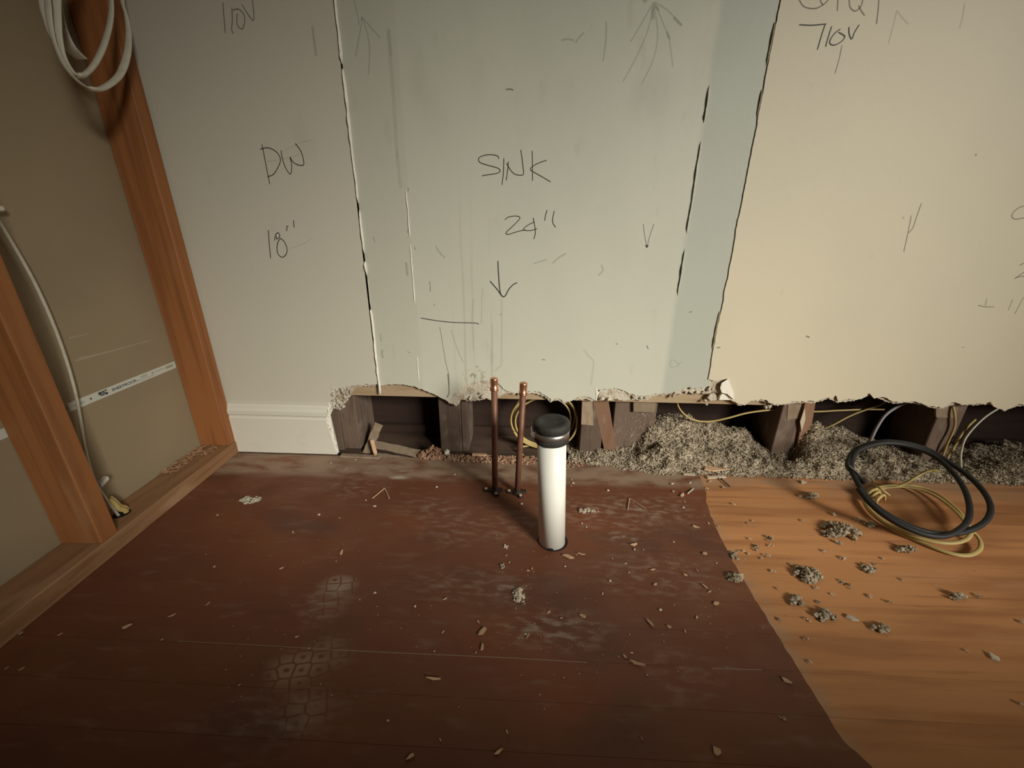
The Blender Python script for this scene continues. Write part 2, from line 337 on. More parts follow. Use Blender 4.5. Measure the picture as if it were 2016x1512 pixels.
def W(pts, Y=WY): return [wy(x, y, Y) for x, y in pts]
def panel(name, left_x, right_x, contour, Y, mat, thick=0.0035, step=0.004, amp=0.0016, le=None, re=None, ztop=RZ):
    bot = rough_line(W(contour, Y), step, amp, rnd)
    bot = [Vector((p.x, Y, p.z)) for p in bot]
    top = [Vector((right_x, Y, ztop)), Vector((left_x, Y, ztop))]
    lefts = le or []; rights = re or []
    poly = [p for p in lefts] + bot + rights + top
    return obj(name, MB().prism(poly, (0, thick, 0)), mat, back)
def vedge(x, z0, z1, Y, amp, step=0.006):
    out = []; z = z0
    while z < min(z1, 1.35): out.append(Vector((x + noise.noise(Vector((z * 23, x, 0))) * amp + noise.noise(Vector((z * 90, x, 5))) * amp * 0.5, Y, z))); z += step
    return out
XA, XB = -0.4335, 0.5115
left_contour = [(653, 812), (656, 804), (660, 797), (658, 789), (661, 780), (659, 773), (664, 767), (672, 763), (681, 762), (690, 760), (700, 759), (712, 757), (722, 756), (728, 758), (744, 757)]
pl = panel('drywall_panel', -1.02, XA, left_contour, WY, 'paint_left',
           le=[Vector((-1.02, WY, 0.01)), Vector((-0.628, WY, 0.01)), Vector((-0.63, WY, 0.08))], re=vedge(XA, 0.25, RZ, WY, 0.0))
mid_contour = [(746, 776), (748, 760), (760, 758), (775, 757), (790, 757), (802, 758), (815, 761), (825, 765), (835, 769), (845, 773), (855, 777), (865, 782), (873, 786), (882, 790), (888, 784), (893, 775), (905, 765), (920, 757), (940, 751), (960, 748), (972, 747),
               (980, 753), (985, 759), (991, 766), (1000, 771), (1012, 774), (1025, 775), (1040, 770), (1050, 770), (1062, 772), (1072, 778), (1080, 783), (1085, 787), (1082, 792), (1090, 786), (1100, 784), (1105, 788), (1110, 792), (1120, 790), (1130, 786), (1140, 781), (1150, 780), (1160, 782), (1168, 787), (1173, 789), (1177, 768),
               (1190, 766), (1212, 765), (1225, 768), (1240, 775), (1250, 778), (1260, 780), (1270, 779), (1285, 776), (1300, 775), (1310, 776), (1322, 772), (1335, 769), (1345, 765), (1352, 763), (1358, 761), (1365, 765), (1375, 765), (1390, 763), (1397, 758)]
pm = panel('drywall_panel', XA, XB + 0.012, mid_contour, WY, 'paint_middle', re=vedge(XB + 0.012, 0.292, RZ, WY, 0.0))
right_contour = [(1394, 747), (1405, 750), (1420, 748), (1433, 746), (1420, 755), (1418, 765), (1420, 773), (1430, 779), (1437, 786), (1447, 792), (1455, 796), (1465, 795), (1472, 791), (1480, 788), (1495, 787), (1508, 787), (1513, 792), (1518, 794), (1525, 796), (1540, 795), (1550, 794), (1562, 790), (1572, 791), (1582, 790), (1585, 793), (1590, 789), (1600, 790), (1607, 791),
                 (1615, 787), (1622, 784), (1632, 783), (1640, 785), (1645, 778), (1648, 782), (1650, 790), (1655, 790), (1662, 787), (1672, 786), (1682, 787), (1695, 786), (1705, 780), (1712, 774), (1716, 780), (1722, 784), (1730, 782), (1740, 781), (1748, 785), (1758, 791), (1770, 792), (1785, 791), (1800, 790), (1812, 793), (1820, 797), (1835, 800), (1848, 801), (1856, 803),
                 (1865, 797), (1872, 793), (1880, 792), (1893, 797), (1905, 797), (1920, 795), (1935, 795), (1945, 792), (1950, 792), (1955, 799), (1965, 804), (1978, 806), (1990, 804), (2000, 797), (2010, 796), (2040, 801), (2100, 803), (2160, 800), (2220, 806)]
pr = panel('drywall_panel', XB, RX, right_contour, WY - 0.0028, 'paint_right', thick=0.0027, re=[Vector((2.4, WY - 0.0028, 0.19)), Vector((RX, WY - 0.0028, 0.19))], le=list(reversed(vedge(XB, 0.285, RZ, WY - 0.0028, 0.0022))))
# rough gypsum core left behind where the face paper tore away
def core(contour, name='torn_gypsum', par=None, Y0=1.1056, t=0.0095, top=0.32, mat='gypsum', amp=0.0022):
    bot = rough_line(W(contour, Y0), 0.003, amp, rnd)
    P = [Vector((p.x, Y0, p.z)) for p in bot]
    poly = P + [Vector((P[-1].x, Y0, top)), Vector((P[0].x, Y0, top))]
    return obj(name, MB().prism(poly, (0, t, 0)), mat, par or pm)
core([(752, 754), (790, 754), (825, 762), (850, 772), (870, 783), (884, 793), (893, 795), (899, 800), (905, 793), (908, 787), (920, 789), (935, 789), (950, 787), (958, 784), (966, 789), (975, 782), (985, 781), (992, 776), (1005, 775), (1015, 777)])
core([(1020, 778), (1040, 774), (1060, 776), (1076, 783), (1084, 793), (1090, 789), (1100, 787), (1110, 795), (1120, 791), (1132, 788), (1145, 786), (1160, 787), (1168, 790)])
core([(1178, 787), (1190, 787), (1200, 789), (1210, 787), (1225, 788), (1240, 788), (1252, 786), (1262, 789), (1275, 787), (1285, 780), (1300, 778), (1320, 777), (1335, 775), (1345, 776), (1355, 771), (1365, 777), (1380, 774), (1395, 776), (1408, 770)])
core([(1408, 772), (1418, 775), (1428, 782), (1440, 790), (1455, 798), (1466, 797), (1480, 790), (1500, 790), (1514, 795), (1530, 798), (1550, 796), (1580, 793), (1607, 793), (1632, 785), (1650, 793), (1680, 789), (1712, 778), (1730, 785), (1758, 794), (1800, 793), (1835, 803), (1856, 805), (1880, 795), (1920, 798), (1950, 795), (1978, 809), (2005, 799), (2060, 803), (2220, 808)], par=pr)
core([(661, 806), (668, 792), (676, 796), (684, 786), (692, 776), (696, 766), (712, 760), (740, 760)], par=pl, Y0=1.108, t=0.02)
# crumbling plaster at the broken corner, grain by grain
mb = MB()
for k in range(170):
    x = rnd.uniform(655, 692); yy = rnd.uniform(763, 806)
    if (x - 655) / 37 + (yy - 763) / 70 > 1.15: continue
    mb.blob(wy(x, yy, rnd.uniform(1.098, 1.112)), rnd.uniform(0.0018, 0.0055), 0.5, rnd=rnd)
obj('crumbling_plaster', mb, 'gypsum', pl)['kind'] = 'stuff'
# pale curl and lumps at the cream panel's torn corner
mb = MB(); mb.prism([wy(*q, 1.094) for q in [(1434, 746), (1438, 757), (1444, 772), (1446, 786), (1440, 783), (1432, 776), (1421, 773), (1418, 764), (1421, 754)]], (0, 0.002, 0)); obj('paint_flap', mb, 'white_plaster', pr)
for q in ([(1415, 788), (1418, 779), (1424, 773), (1430, 773), (1436, 780), (1440, 788)], [(1392, 784), (1398, 776), (1406, 772), (1411, 780), (1412, 788), (1400, 790)]):
    mb = MB(); mb.prism([wy(x, yy, 1.100) for x, yy in q], (0, 0.010, 0)); obj('plaster_lump', mb, 'white_plaster' if q[0][0] > 1400 else 'gypsum', pr, bevel=0.001)
mb = MB()
for (x, yy) in [(1360, 764), (1371, 772), (1385, 771), (1395, 765), (1350, 772), (1329, 774), (1391, 796), (1389, 789), (1325, 780), (1403, 765), (1248, 781), (1262, 784), (1270, 783), (1184, 785), (1198, 786), (950, 780), (945, 775), (926, 784), (1514, 800), (1508, 801)]:
    mb.blob(wy(x, yy, 1.102), rnd.uniform(0.003, 0.007), 0.4, rnd=rnd)
obj('crumbling_plaster', mb, 'gypsum', pm)['kind'] = 'stuff'

def ridge(name, x, spans, Y, wid, proud, mat, par, seed):
    r = random.Random(seed); out = []
    for (z0, z1) in spans:
        mb = MB(); z = z0; rows = []
        while z <= z1:
            e = min(1, (z - z0) / 0.012, (z1 - z) / 0.012 + 0.15)
            w = wid * (0.55 + 0.9 * abs(noise.noise(Vector((z * 13, seed, 0)))) + r.uniform(-.12, .12)) * max(e, 0.2)
            p = proud * (0.7 + 0.8 * abs(noise.noise(Vector((z * 27, seed + 5, 0))))) * max(e, 0.2)
            xx = x + noise.noise(Vector((z * 23, x, 0))) * 0.0015
            rows.append([(xx - w * 0.5, Y + 0.001, z), (xx - w * 0.35, Y - p, z), (xx + w * 0.1, Y - p * 0.9, z), (xx + w * 0.6, Y + 0.001, z)]); z += 0.0045
        for q in rows: mb.v += [Vector(p) for p in q]
        for i in range(len(rows) - 1):
            for k in range(3): mb.f.append((i * 4 + k, i * 4 + k + 1, i * 4 + k + 5, i * 4 + k + 4))
        out.append(obj(name, mb, mat, par))
    return out
def zat(px, py): return wy(px, py).z
ridge('torn_edge', XA, [(zat(746, 776), zat(728, 607)), (zat(718, 542), zat(713, 512)), (zat(715, 498), zat(707, 412)), (zat(706, 400), zat(676, 132)), (zat(675, 126), 1.3)], WY, 0.0052, 0.0060, 'white_plaster', pm, 2)
ridge('torn_edge', XA + 0.001, [(zat(726, 604), zat(719, 545))], WY, 0.003, 0.0015, 'paint_middle', pm, 3)
ridge('lifted_tape', 0.3925, [(zat(1385, 242), zat(1395, 167)), (zat(1350, 460), zat(1378, 277)), (zat(1333, 582), zat(1346, 490))], WY, 0.0048, 0.0050, 'paint_middle', pm, 8)
ridge('lifted_tape', -0.3095, [(zat(806, 470), zat(803, 372)), (zat(815, 600), zat(808, 478))], WY, 0.003, 0.0028, 'white_plaster', pm, 12)
ridge('lifted_tape', -0.3145, [(zat(826, 754), zat(822, 700))], WY, 0.0028, 0.0022, 'white_plaster', pm, 13)
ridge('lifted_tape', XB - 0.003, [(zat(1494, 232), zat(1502, 172)), (zat(1512, 130), zat(1528, 40)), (zat(1408, 690), zat(1418, 610))], WY, 0.003, 0.0045, 'paint_right', pr, 21)
mb = MB(); mb.prism([wy(x, yy, WY - 0.001) for x, yy in [(1173, 761), (1175, 768), (1180, 773), (1177, 779), (1175, 789), (1173, 789), (1174, 775), (1172, 766)]], (0, 0.002, 0)); obj('white_crack', mb, 'white_plaster', pm)

obj('seam_backing', MB().box((XA - 0.012, WY + 0.0036, 0.25), (XA + 0.012, WY + 0.006, RZ)), 'paint_left', pl)
# handwriting and scuffs: pencil strokes on the paint
def strokes(name, par, spec, mat, w, Y=WY, org=(0, 0), sc=1.0, label=None):
    mb = MB()
    for st in spec:
        px = [(org[0] + a / sc, org[1] + b / sc) for a, b in st]
        P = spline([wy(x, yy, Y - 0.0005) for x, yy in px], 5) if len(px) > 2 else [wy(x, yy, Y - 0.0005) for x, yy in px]
        n_ = len(P); k0 = len(mb.v)
        for i in range(n_):
            t = (P[min(i + 1, n_ - 1)] - P[max(i - 1, 0)]).normalized(); n = Vector((-t.z, 0, t.x)) * w / 2 * (0.75 if i in (0, n_ - 1) else 1.0)
            mb.v += [P[i] - n, P[i] + n]
        for i in range(n_ - 1): mb.f.append((k0 + 2 * i, k0 + 2 * i + 2, k0 + 2 * i + 3, k0 + 2 * i + 1))
    return obj(name, mb, mat, par, label=label)
A_, B_, C_, D_, R_, S_ = ((380, 0), 3.78), ((400, 360), 3.78), ((850, 0), 3.78), ((850, 360), 3.78), ((1516, 0), 3.78), ((1616, 360), 3.78)
def st(name, par, z, spec, mat='graphite', w=0.0021, Y=WY, label=None): return strokes(name, par, spec, mat, w, Y, z[0], z[1], label)
st('handwriting', pl, A_, [[(222, 20), (228, 100), (240, 250)], [(288, 55), (293, 150), (287, 215), (300, 250)], [(295, 75), (340, 68), (380, 110), (383, 170), (365, 215), (335, 195), (325, 150), (330, 100)], [(362, 30), (450, 153), (440, -20)]], 'graphite_thin', label='pencilled 110V')
st('handwriting', pl, A_, [[(512, 1073), (530, 1160), (555, 1290), (572, 1370)], [(500, 1110), (560, 1100), (620, 1130), (650, 1180), (640, 1230), (600, 1295), (555, 1315)],
    [(655, 1118), (665, 1180), (690, 1250), (725, 1295), (735, 1230), (722, 1170), (740, 1200), (775, 1225), (815, 1230), (825, 1210), (805, 1130), (760, 1066)]], w=0.0019, label='pencilled DW')
st('pencil_mark', pl, A_, [[(540, 1205), (660, 1185), (790, 1150)], [(690, 1115), (780, 1070), (880, 1040)]], 'graphite_faint', 0.0012)
st('pencil_mark', pl, A_, [[(888, 195), (905, 330), (915, 415)]], 'graphite_faint', 0.005)
st('handwriting', pl, B_, [[(485, 350), (490, 430), (502, 563)], [(530, 430), (540, 385), (560, 372), (570, 398), (548, 418), (545, 395)], [(575, 412), (553, 450), (550, 500), (565, 540), (592, 553), (618, 530), (624, 490), (605, 440), (575, 412)], [(622, 358), (624, 325), (634, 324)], [(673, 277), (674, 300), (676, 332)]], w=0.0021, label='pencilled 18 inches')
st('pencil_mark', pl, B_, [[(640, 490), (740, 455), (820, 405)]], 'graphite_faint', 0.0012)
st('pencil_mark', pm, B_, [[(1265, 400), (1278, 443)], [(1527, 35), (1525, 65)], [(1530, 320), (1520, 375)], [(1685, 735), (1690, 770), (1688, 810)], [(1572, 475), (1580, 498)], [(1718, 900), (1722, 915)], [(1520, 1255), (1540, 1265)]], 'graphite_thin', 0.0017)
st('pencil_mark', pm, B_, [[(1335, 1240), (1330, 1270), (1340, 1305)], [(1320, 1125), (1325, 1180)], [(1510, 590), (1515, 640), (1520, 690)]], 'graphite_faint', 0.006)
st('handwriting', pm, D_, [[(-82, 1005), (0, 1020), (150, 1038), (320, 1043), (350, 1053)]], 'graphite', 0.0021)
st('wall_crack', pm, D_, [[(60, 1070), (75, 1160), (90, 1250), (105, 1340), (125, 1420), (130, 1505)]], 'graphite_thin', 0.0014)
st('wall_crack', pm, D_, [[(120, 1420), (124, 1470), (128, 1560), (112, 1600)]], 'graphite_thin', 0.003)
st('pencil_mark', pm, D_, [[(145, 1090), (180, 1210), (235, 1340)]], 'graphite_faint', 0.0025)
st('handwriting', pm, C_, [[(497, 1183), (495, 1165), (465, 1153), (410, 1152), (360, 1168), (348, 1190), (365, 1212), (430, 1233), (490, 1250), (510, 1270), (490, 1288), (440, 1297), (373, 1308)], [(537, 1175), (533, 1290), (523, 1375)],
    [(572, 1200), (562, 1290), (555, 1342)], [(557, 1213), (580, 1255), (610, 1290), (645, 1303), (675, 1302), (684, 1285), (675, 1200), (663, 1115)], [(748, 1120), (750, 1230), (750, 1346)], [(857, 1192), (790, 1215), (745, 1243), (735, 1260), (750, 1275), (815, 1312), (885, 1353)]], w=0.0018, label='pencilled SINK')
st('pencil_mark', pm, C_, [[(552, 665), (585, 663), (608, 670)]], 'graphite_thin', 0.0025)
st('pencil_mark', pm, C_, [[(1300, 160), (1297, 290), (1275, 460)], [(1070, 320), (1095, 280), (1135, 240)], [(965, 300), (1010, 290), (1060, 300)]], 'graphite_faint', 0.0032)
st('pencil_scribble', pm, C_, [[(1655, 10), (1540, 210), (1480, 310)], [(1650, 60), (1600, 250), (1500, 470), (1420, 610)], [(1655, 40), (1682, 250), (1650, 440), (1560, 630)], [(1670, 40), (1750, 240), (1775, 330), (1795, 500)], [(1660, 15), (1760, 80), (1865, 190)]], 'graphite_faint', 0.0026)
st('pencil_scribble', pm, C_, [[(1660, 20), (1645, 80), (1650, 145)], [(1665, 40), (1690, 80)], [(1752, 235), (1772, 290)], [(1570, 0), (1600, 12)], [(1800, 130), (1860, 190)]], 'graphite_faint', 0.007)
st('pencil_scribble', pm, A_, [[(1255, 120), (1250, 200), (1225, 330), (1210, 420)], [(1255, 125), (1290, 220), (1315, 370), (1305, 560)], [(1255, 125), (1330, 210), (1395, 285)], [(1200, 0), (1220, 90), (1240, 190)]], 'graphite_faint', 0.0026)
st('scuff', pm, A_, [[(1450, 210), (1480, 560), (1500, 860), (1520, 1150), (1545, 1400)]], 'smudge', 0.008)
st('scuff', pm, A_, [[(1455, 215), (1465, 300), (1475, 420)], [(1518, 1120), (1522, 1180)]], 'smudge', 0.007)
st('handwriting', pm, D_, [[(545, 275), (570, 255), (620, 247), (655, 255), (645, 280), (600, 325), (560, 362), (553, 378), (575, 382), (640, 362), (700, 350)], [(765, 290), (720, 312), (685, 340), (690, 352), (735, 355), (785, 340)], [(755, 258), (768, 330), (770, 380), (760, 418)], [(858, 202), (850, 230), (840, 282)], [(912, 208), (905, 240), (900, 275), (905, 305), (922, 330)]], w=0.0019, label='pencilled 24 inches')
st('handwriting', pm, D_, [[(1575, 305), (1585, 390), (1602, 478)], [(1602, 480), (1625, 390), (1655, 305)]], 'graphite_thin', 0.0016)
st('handwriting', pm, D_, [[(1592, 462), (1602, 480), (1610, 460)]], 'graphite', 0.0022)
st('handwriting', pm, D_, [[(493, 580), (497, 680), (510, 815), (535, 850)], [(433, 730), (485, 790), (535, 850), (575, 790), (610, 755), (637, 743)]], 'graphite', 0.0026, label='arrow drawn pointing down')
st('pencil_mark', pm, D_, [[(1785, 1310), (1775, 1365), (1825, 1365), (1835, 1345), (1795, 1315)], [(1825, 1365), (1865, 1325)]], 'graphite_faint', 0.0018)
st('pencil_mark', pm, D_, [[(820, 1313), (845, 1318)], [(1600, 1210), (1612, 1238)], [(1370, 1198), (1384, 1200)], [(330, 1365), (345, 1372)], [(318, 1430), (320, 1455)], [(510, 976), (514, 984)]], 'graphite_thin', 0.003)
st('scuff', pm, D_, [[(900, 600), (940, 560), (1000, 525)], [(760, 600), (860, 570)], [(1240, 690), (1275, 650), (1260, 610)], [(30, 470), (60, 520), (100, 560)]], 'graphite_faint', 0.004)
st('drip_stain', pm, D_, [[(520, 860), (522, 1100), (518, 1340), (500, 1370), (470, 1400)], [(450, 1050), (448, 1350)], [(310, 860), (300, 1000), (312, 1250)], [(375, 780), (370, 1050)]], 'stain_line', 0.0045)
st('drip_stain', pm, D_, [[(1130, 1240), (1170, 1290), (1205, 1330), (1195, 1420), (1185, 1510)]], 'stain_line', 0.005)
YR = WY - 0.0028
st('handwriting', pr, R_, [[(205, -50), (220, 0), (250, 45), (300, 62), (350, 60), (395, 35), (425, 10), (445, -30)], [(372, -20), (380, 15), (398, 38)], [(505, -60), (505, 0), (502, 82)], [(588, -30), (592, 20), (598, 55), (625, 80), (650, 75), (680, 40), (695, -20)], [(660, 40), (680, 80), (705, 115)], [(815, -60), (805, 80), (793, 178)]], 'graphite_thin', 0.0022, YR, 'word in pencil cut by the picture edge')
st('handwriting', pr, R_, [[(218, 183), (310, 187), (420, 178)], [(412, 180), (385, 260), (353, 370)], [(460, 195), (430, 290), (415, 347)], [(525, 215), (480, 250), (450, 295), (448, 325), (480, 335), (530, 310), (557, 275), (540, 255), (510, 240)], [(588, 200), (590, 250), (608, 290), (630, 240), (665, 183)]], 'graphite', 0.0021, YR, 'pencilled 110V')
st('pencil_mark', pr, R_, [[(537, 335), (515, 440), (483, 548)]], 'graphite_thin', 0.0017, YR)
st('pencil_mark', pr, R_, [[(945, 75), (920, 180), (880, 330)], [(945, 80), (985, 130), (1030, 180)], [(1450, 20), (1435, 120), (1410, 210)]], 'graphite_faint', 0.0024, YR)
st('handwriting', pr, S_, [[(675, 242), (650, 370), (618, 515)], [(750, 150), (715, 250), (685, 335), (655, 373)]], 'graphite_thin', 0.0018, YR)
st('handwriting', pr, S_, [[(1170, 912), (1225, 922), (1290, 922)], [(1237, 860), (1225, 915)], [(1430, 865), (1395, 950)], [(1510, 850), (1445, 975)]], 'graphite_thin', 0.0017, YR)
st('handwriting', pr, S_, [[(1600, 190), (1560, 172), (1512, 172), (1460, 195), (1425, 235), (1430, 262), (1460, 270), (1512, 260), (1580, 250)], [(1480, 615), (1512, 598), (1550, 590), (1540, 640), (1445, 713)], [(1445, 713), (1470, 700), (1512, 695), (1560, 700)]], 'graphite_thin', 0.0019, YR)
st('wall_speck', pr, S_, [[(1050, 1222), (1068, 1226)], [(612, 250), (618, 268)]], 'graphite_faint', 0.005, YR)
st('wall_speck', pr, ((1250, 360), 3.78), [[(1275, 1140), (1300, 1150)], [(610, 1228), (636, 1224)], [(415, 962), (426, 956)]], 'graphite_thin', 0.004, YR)
st('wall_speck', pr, R_, [[(1532, 1145), (1536, 1158)]], 'graphite_thin', 0.003, YR)

# framing left bare inside the opening
def stud_box(px0, px1, py, Y0=1.130, Y1=1.262, z1=0.9, mat='old_wood', name='stud', z0=0.0):
    a, b = wy(px0, py, Y0).x, wy(px1, py, Y0).x
    return obj(name, MB().box((a, Y0, z0), (b, Y1, z1)), mat, back, bevel=0.002)
stud_box(674, 706, 850)
stud_box(650, 672, 850, Y0=1.118)
stud_box(866, 908, 850); stud_box(909, 921, 850, Y0=1.134)
stud_box(1143, 1186, 850)
stud_box(1205, 1287, 850, Y0=1.140)
stud_box(1528, 1572, 850)
stud_box(1833, 1884, 850)
def slat(name, quad, Y, t, mat, z_extend=0.0):
    P = [wy(x, yy, Y) for x, yy in quad]
    return obj(name, MB().prism(P, (0, t, 0)), mat, back, bevel=0.0008)
slat('lath', [(1166, 782), (1197, 782), (1216, 902), (1193, 903)], 1.1295, 0.008, 'lath_wood')
slat('lath', [(1586, 785), (1607, 786), (1596, 850), (1589, 898), (1566, 899)], 1.122, 0.007, 'lath_wood')
slat('wood_block', [(1247, 785), (1292, 785), (1288, 812), (1247, 811)], 1.129, 0.010, 'grey_wood')
slat('wood_block', [(1552, 788), (1586, 788), (1578, 824), (1549, 826)], 1.1285, 0.006, 'grey_wood')
slat('wood_block', [(1842, 800), (1888, 802), (1882, 824), (1843, 822)], 1.1285, 0.006, 'grey_wood')
slat('wood_block', [(1146, 785), (1166, 785), (1168, 838), (1144, 836)], 1.1285, 0.004, 'grey_wood')
slat('torn_paper', [(1575, 830), (1585, 800), (1586, 826), (1578, 852)], 1.120, 0.001, 'chip_pale')

# ------------------------------------------------------------------ baseboard
prof = [(0.0, 0.0), (0.016, 0.0), (0.016, 0.118), (0.0135, 0.122), (0.0135, 0.127), (0.0165, 0.131), (0.0165, 0.143), (0.012, 0.150), (0.0105, 0.158), (0.006, 0.163), (0.0, 0.163)]
mb = MB(); xs0 = -1.0; n = len(prof)
endx = [wy(650 + 5 * (0.16 - h) / 0.16 * 1.2 - 6 * math.exp(-((h - 0.115) / 0.02) ** 2), 850, 1.086).x for _, h in prof]
mb.add([(xs0, WY - d, h + 0.004) for d, h in prof] + [(ex, WY - d, h + 0.004) for (d, h), ex in zip(prof, endx)], [(i, (i + 1) % n, (i + 1) % n + n, i + n) for i in range(n)])
tri = tessellate_polygon([[Vector((0, d, h)) for d, h in prof]]); mb.f += [tuple(t) for t in tri] + [tuple(i + n for i in t) for t in tri]
base = structure(obj('baseboard_back', mb, 'trim_paint'), 'painted moulded baseboard, snapped off at the opening')
mb = MB(); zz = 0.006; rows = []
while zz < 0.175:
    i = max(0, min(len(prof) - 1, int(zz / 0.163 * 6))); ex = wy(652, 850, 1.086).x - 0.006 * math.exp(-((zz - 0.117) / 0.02) ** 2) + (0.004 if zz < .05 else 0)
    d = 0.015 if zz < 0.155 else 0.004
    mb.blob((ex + rnd.uniform(-.0015, .002), WY - d + rnd.uniform(0, .008), zz), rnd.uniform(.002, .004), 0.5, rnd=rnd); zz += 0.003
obj('chipped_paint', mb, 'white_plaster', base)['kind'] = 'stuff'

# ------------------------------------------------------------------ stud wall on the left
wl = structure(obj('wall_left', MB().hexa([L(-4.6, -0.102, -0.01), L(1.12, -0.102, -0.01), L(1.12, -0.089, -0.01), L(-4.6, -0.089, -0.01), L(-4.6, -0.102, RZ), L(1.12, -0.102, RZ), L(1.12, -0.089, RZ), L(-4.6, -0.089, RZ)]), 'paper_back'))
def lbox(s0, s1, w0, w1, z0, z1): return MB().hexa([L(s0, w0, z0), L(s0, w1, z0), L(s1, w1, z0), L(s1, w0, z0), L(s0, w0, z1), L(s0, w1, z1), L(s1, w1, z1), L(s1, w0, z1)])
obj('bottom_plate', lbox(-4.6, 1.094, -0.0885, 0.001, 0.0, 0.041), 'plate_wood', wl, bevel=0.002)
obj('stud', lbox(1.058, 1.096, -0.0885, -0.001, 0.041, RZ), 'stud_wood', wl, bevel=0.002)
obj('stud', lbox(0.644, 0.682, -0.0885, -0.001, 0.041, RZ), 'stud_wood', wl, bevel=0.002)
obj('stud', lbox(0.236, 0.275, -0.0885, -0.001, 0.041, RZ), 'stud_wood', wl, bevel=0.002)
# printed joint tape on the backing paper, in the visible bays
def lq(s0, s1, z0, z1, w): return [L(s0, w, z0), L(s1, w, z0), L(s1, w, z1), L(s0, w, z1)]
TW = -0.0885
mb = MB()
mb.prism(lq(0.760, 1.0565, 0.2935, 0.3125, TW), LN * -0.0004); mb2 = MB(); mb2.prism(lq(0.28, 0.645, 0.2945, 0.3135, TW), LN * -0.0004)
tape = obj('joint_tape', mb, 'tape_white', wl); tape2 = obj('joint_tape', mb2, 'tape_white', wl)
def text_mesh(body, s, z, h, mat, par, w=TW + 0.0003, bold=0.0, sx=1.0):
    cu = bpy.data.curves.new('t', 'FONT'); cu.body = body; cu.size = 1.0; cu.offset = bold
    to = bpy.data.objects.new('t', cu); COL.objects.link(to)
    dg = bpy.context.evaluated_depsgraph_get(); me = bpy.data.meshes.new_from_object(to.evaluated_get(dg))
    vs_ = [Vector(v.co) for v in me.vertices]; fs_ = [tuple(p.vertices) for p in me.polygons]
    bpy.data.objects.remove(to); bpy.data.curves.remove(cu); bpy.data.meshes.remove(me)
    k = h / 0.7; mb = MB(); mb.add([L(s + p.x * k * sx, w, z + p.y * k) for p in vs_], fs_)
    return obj('lettering', mb, mat, par)
text_mesh('SHEETROCK', 0.8605, 0.3000, 0.0063, 'ink_dark', tape, bold=0.02, sx=1.35)
text_mesh('BRAND', 0.9265, 0.3000, 0.0022, 'ink_dark', tape, sx=1.0)
text_mesh('USG', 0.9415, 0.3035, 0.0050, 'ink_grey', tape, bold=0.02, sx=1.5)
def ink(s0, s1, z0, z1, mat, name='printed_mark'): obj(name, MB().add(lq(s0, s1, z0, z1, TW + 0.0003), [(0, 1, 2, 3)]), mat, tape)
mb = MB()                                   # stepped block emblem before the lettering
for s0, s1, z0, z1 in [(.828, .836, .3030, .3095), (.837, .843, .3055, .3095), (.844, .849, .3070, .3100), (.832, .842, .2995, .3025), (.843, .850, .2985, .3030), (.838, .846, .3032, .3050)]:
    mb.add(lq(s0, s1, z0, z1, TW + 0.0003), [(0, 1, 2, 3)])
obj('printed_emblem', mb, 'ink_dark', tape)
mb = MB(); mb.add([L(.8055, TW + .0003, .3045), L(.8125, TW + .0003, .3045), L(.809, TW + .0003, .3000)], [(0, 1, 2)]); obj('printed_mark', mb, 'ink_dark', tape)
mb = MB(); mb.add([L(.7505, TW + .0003, .3045), L(.757, TW + .0003, .3045), L(.7537, TW + .0003, .3000)], [(0, 1, 2)]); obj('printed_mark', mb, 'ink_dark', tape)
ink(.769, .793, .3035, .3045, 'ink_grey'); ink(.769, .796, .3005, .3015, 'ink_grey'); ink(.9395, .985, .2985, .2995, 'ink_grey'); ink(.976, .981, .3030, .3075, 'ink_grey'); ink(.986, 1.016, .3045, .3058, 'ink_grey'); ink(1.022, 1.047, .3010, .3075, 'ink_olive')
for a, b, wd_ in [((149, 710), (301, 669), .004), ((135, 666), (175, 657), .003), ((155, 705), (235, 688), .002)]:
    p0, p1 = lw(*a, TW + .0003), lw(*b, TW + .0003); up = Vector((0, 0, wd_ / 2))
    obj('dust_streak', MB().add([p0 - up, p1 - up * .4, p1 + up * .4, p0 + up], [(0, 1, 2, 3)]), 'dust_streak', wl)

# ------------------------------------------------------------------ rest of the room (behind and beside the camera) and an added light blocker
mb = MB(); y0, y1, z0, z1 = WIN
for a, b in (((RX, RY, -0.012), (RX + .1, y0, RZ)), ((RX, y1, -0.012), (RX + .1, 1.25, RZ)), ((RX, y0, -0.012), (RX + .1, y1, z0)), ((RX, y0, z1), (RX + .1, y1, RZ))): mb.box(a, b)
structure(obj('wall_right', mb, 'room_paint')); structure(obj('wall_rear', MB().box((-1.2, RY - .1, -.012), (RX, RY, RZ)), 'room_paint'))
structure(obj('wall_light_blocker', MB().box((-0.86, -0.47, -0.001), (3.0, -0.35, 0.52)), 'room_paint', None, False, .004), 'added low wall behind the camera, shading the near floor')  # unseen low wall, added to keep lamp light off the nearest floor
structure(obj('ceiling', MB().box((-1.2, RY, RZ), (RX, 1.25, RZ + .05)), 'ceiling_paint'))
win = structure(obj('window_1', MB().box((RX + .04, y0, z0), (RX + .08, y0 + .04, z1)).box((RX + .04, y1 - .04, z0), (RX + .08, y1, z1)).box((RX + .04, y0, z0), (RX + .08, y1, z0 + .04)).box((RX + .04, y0, z1 - .04), (RX + .08, y1, z1)), 'trim_paint'))

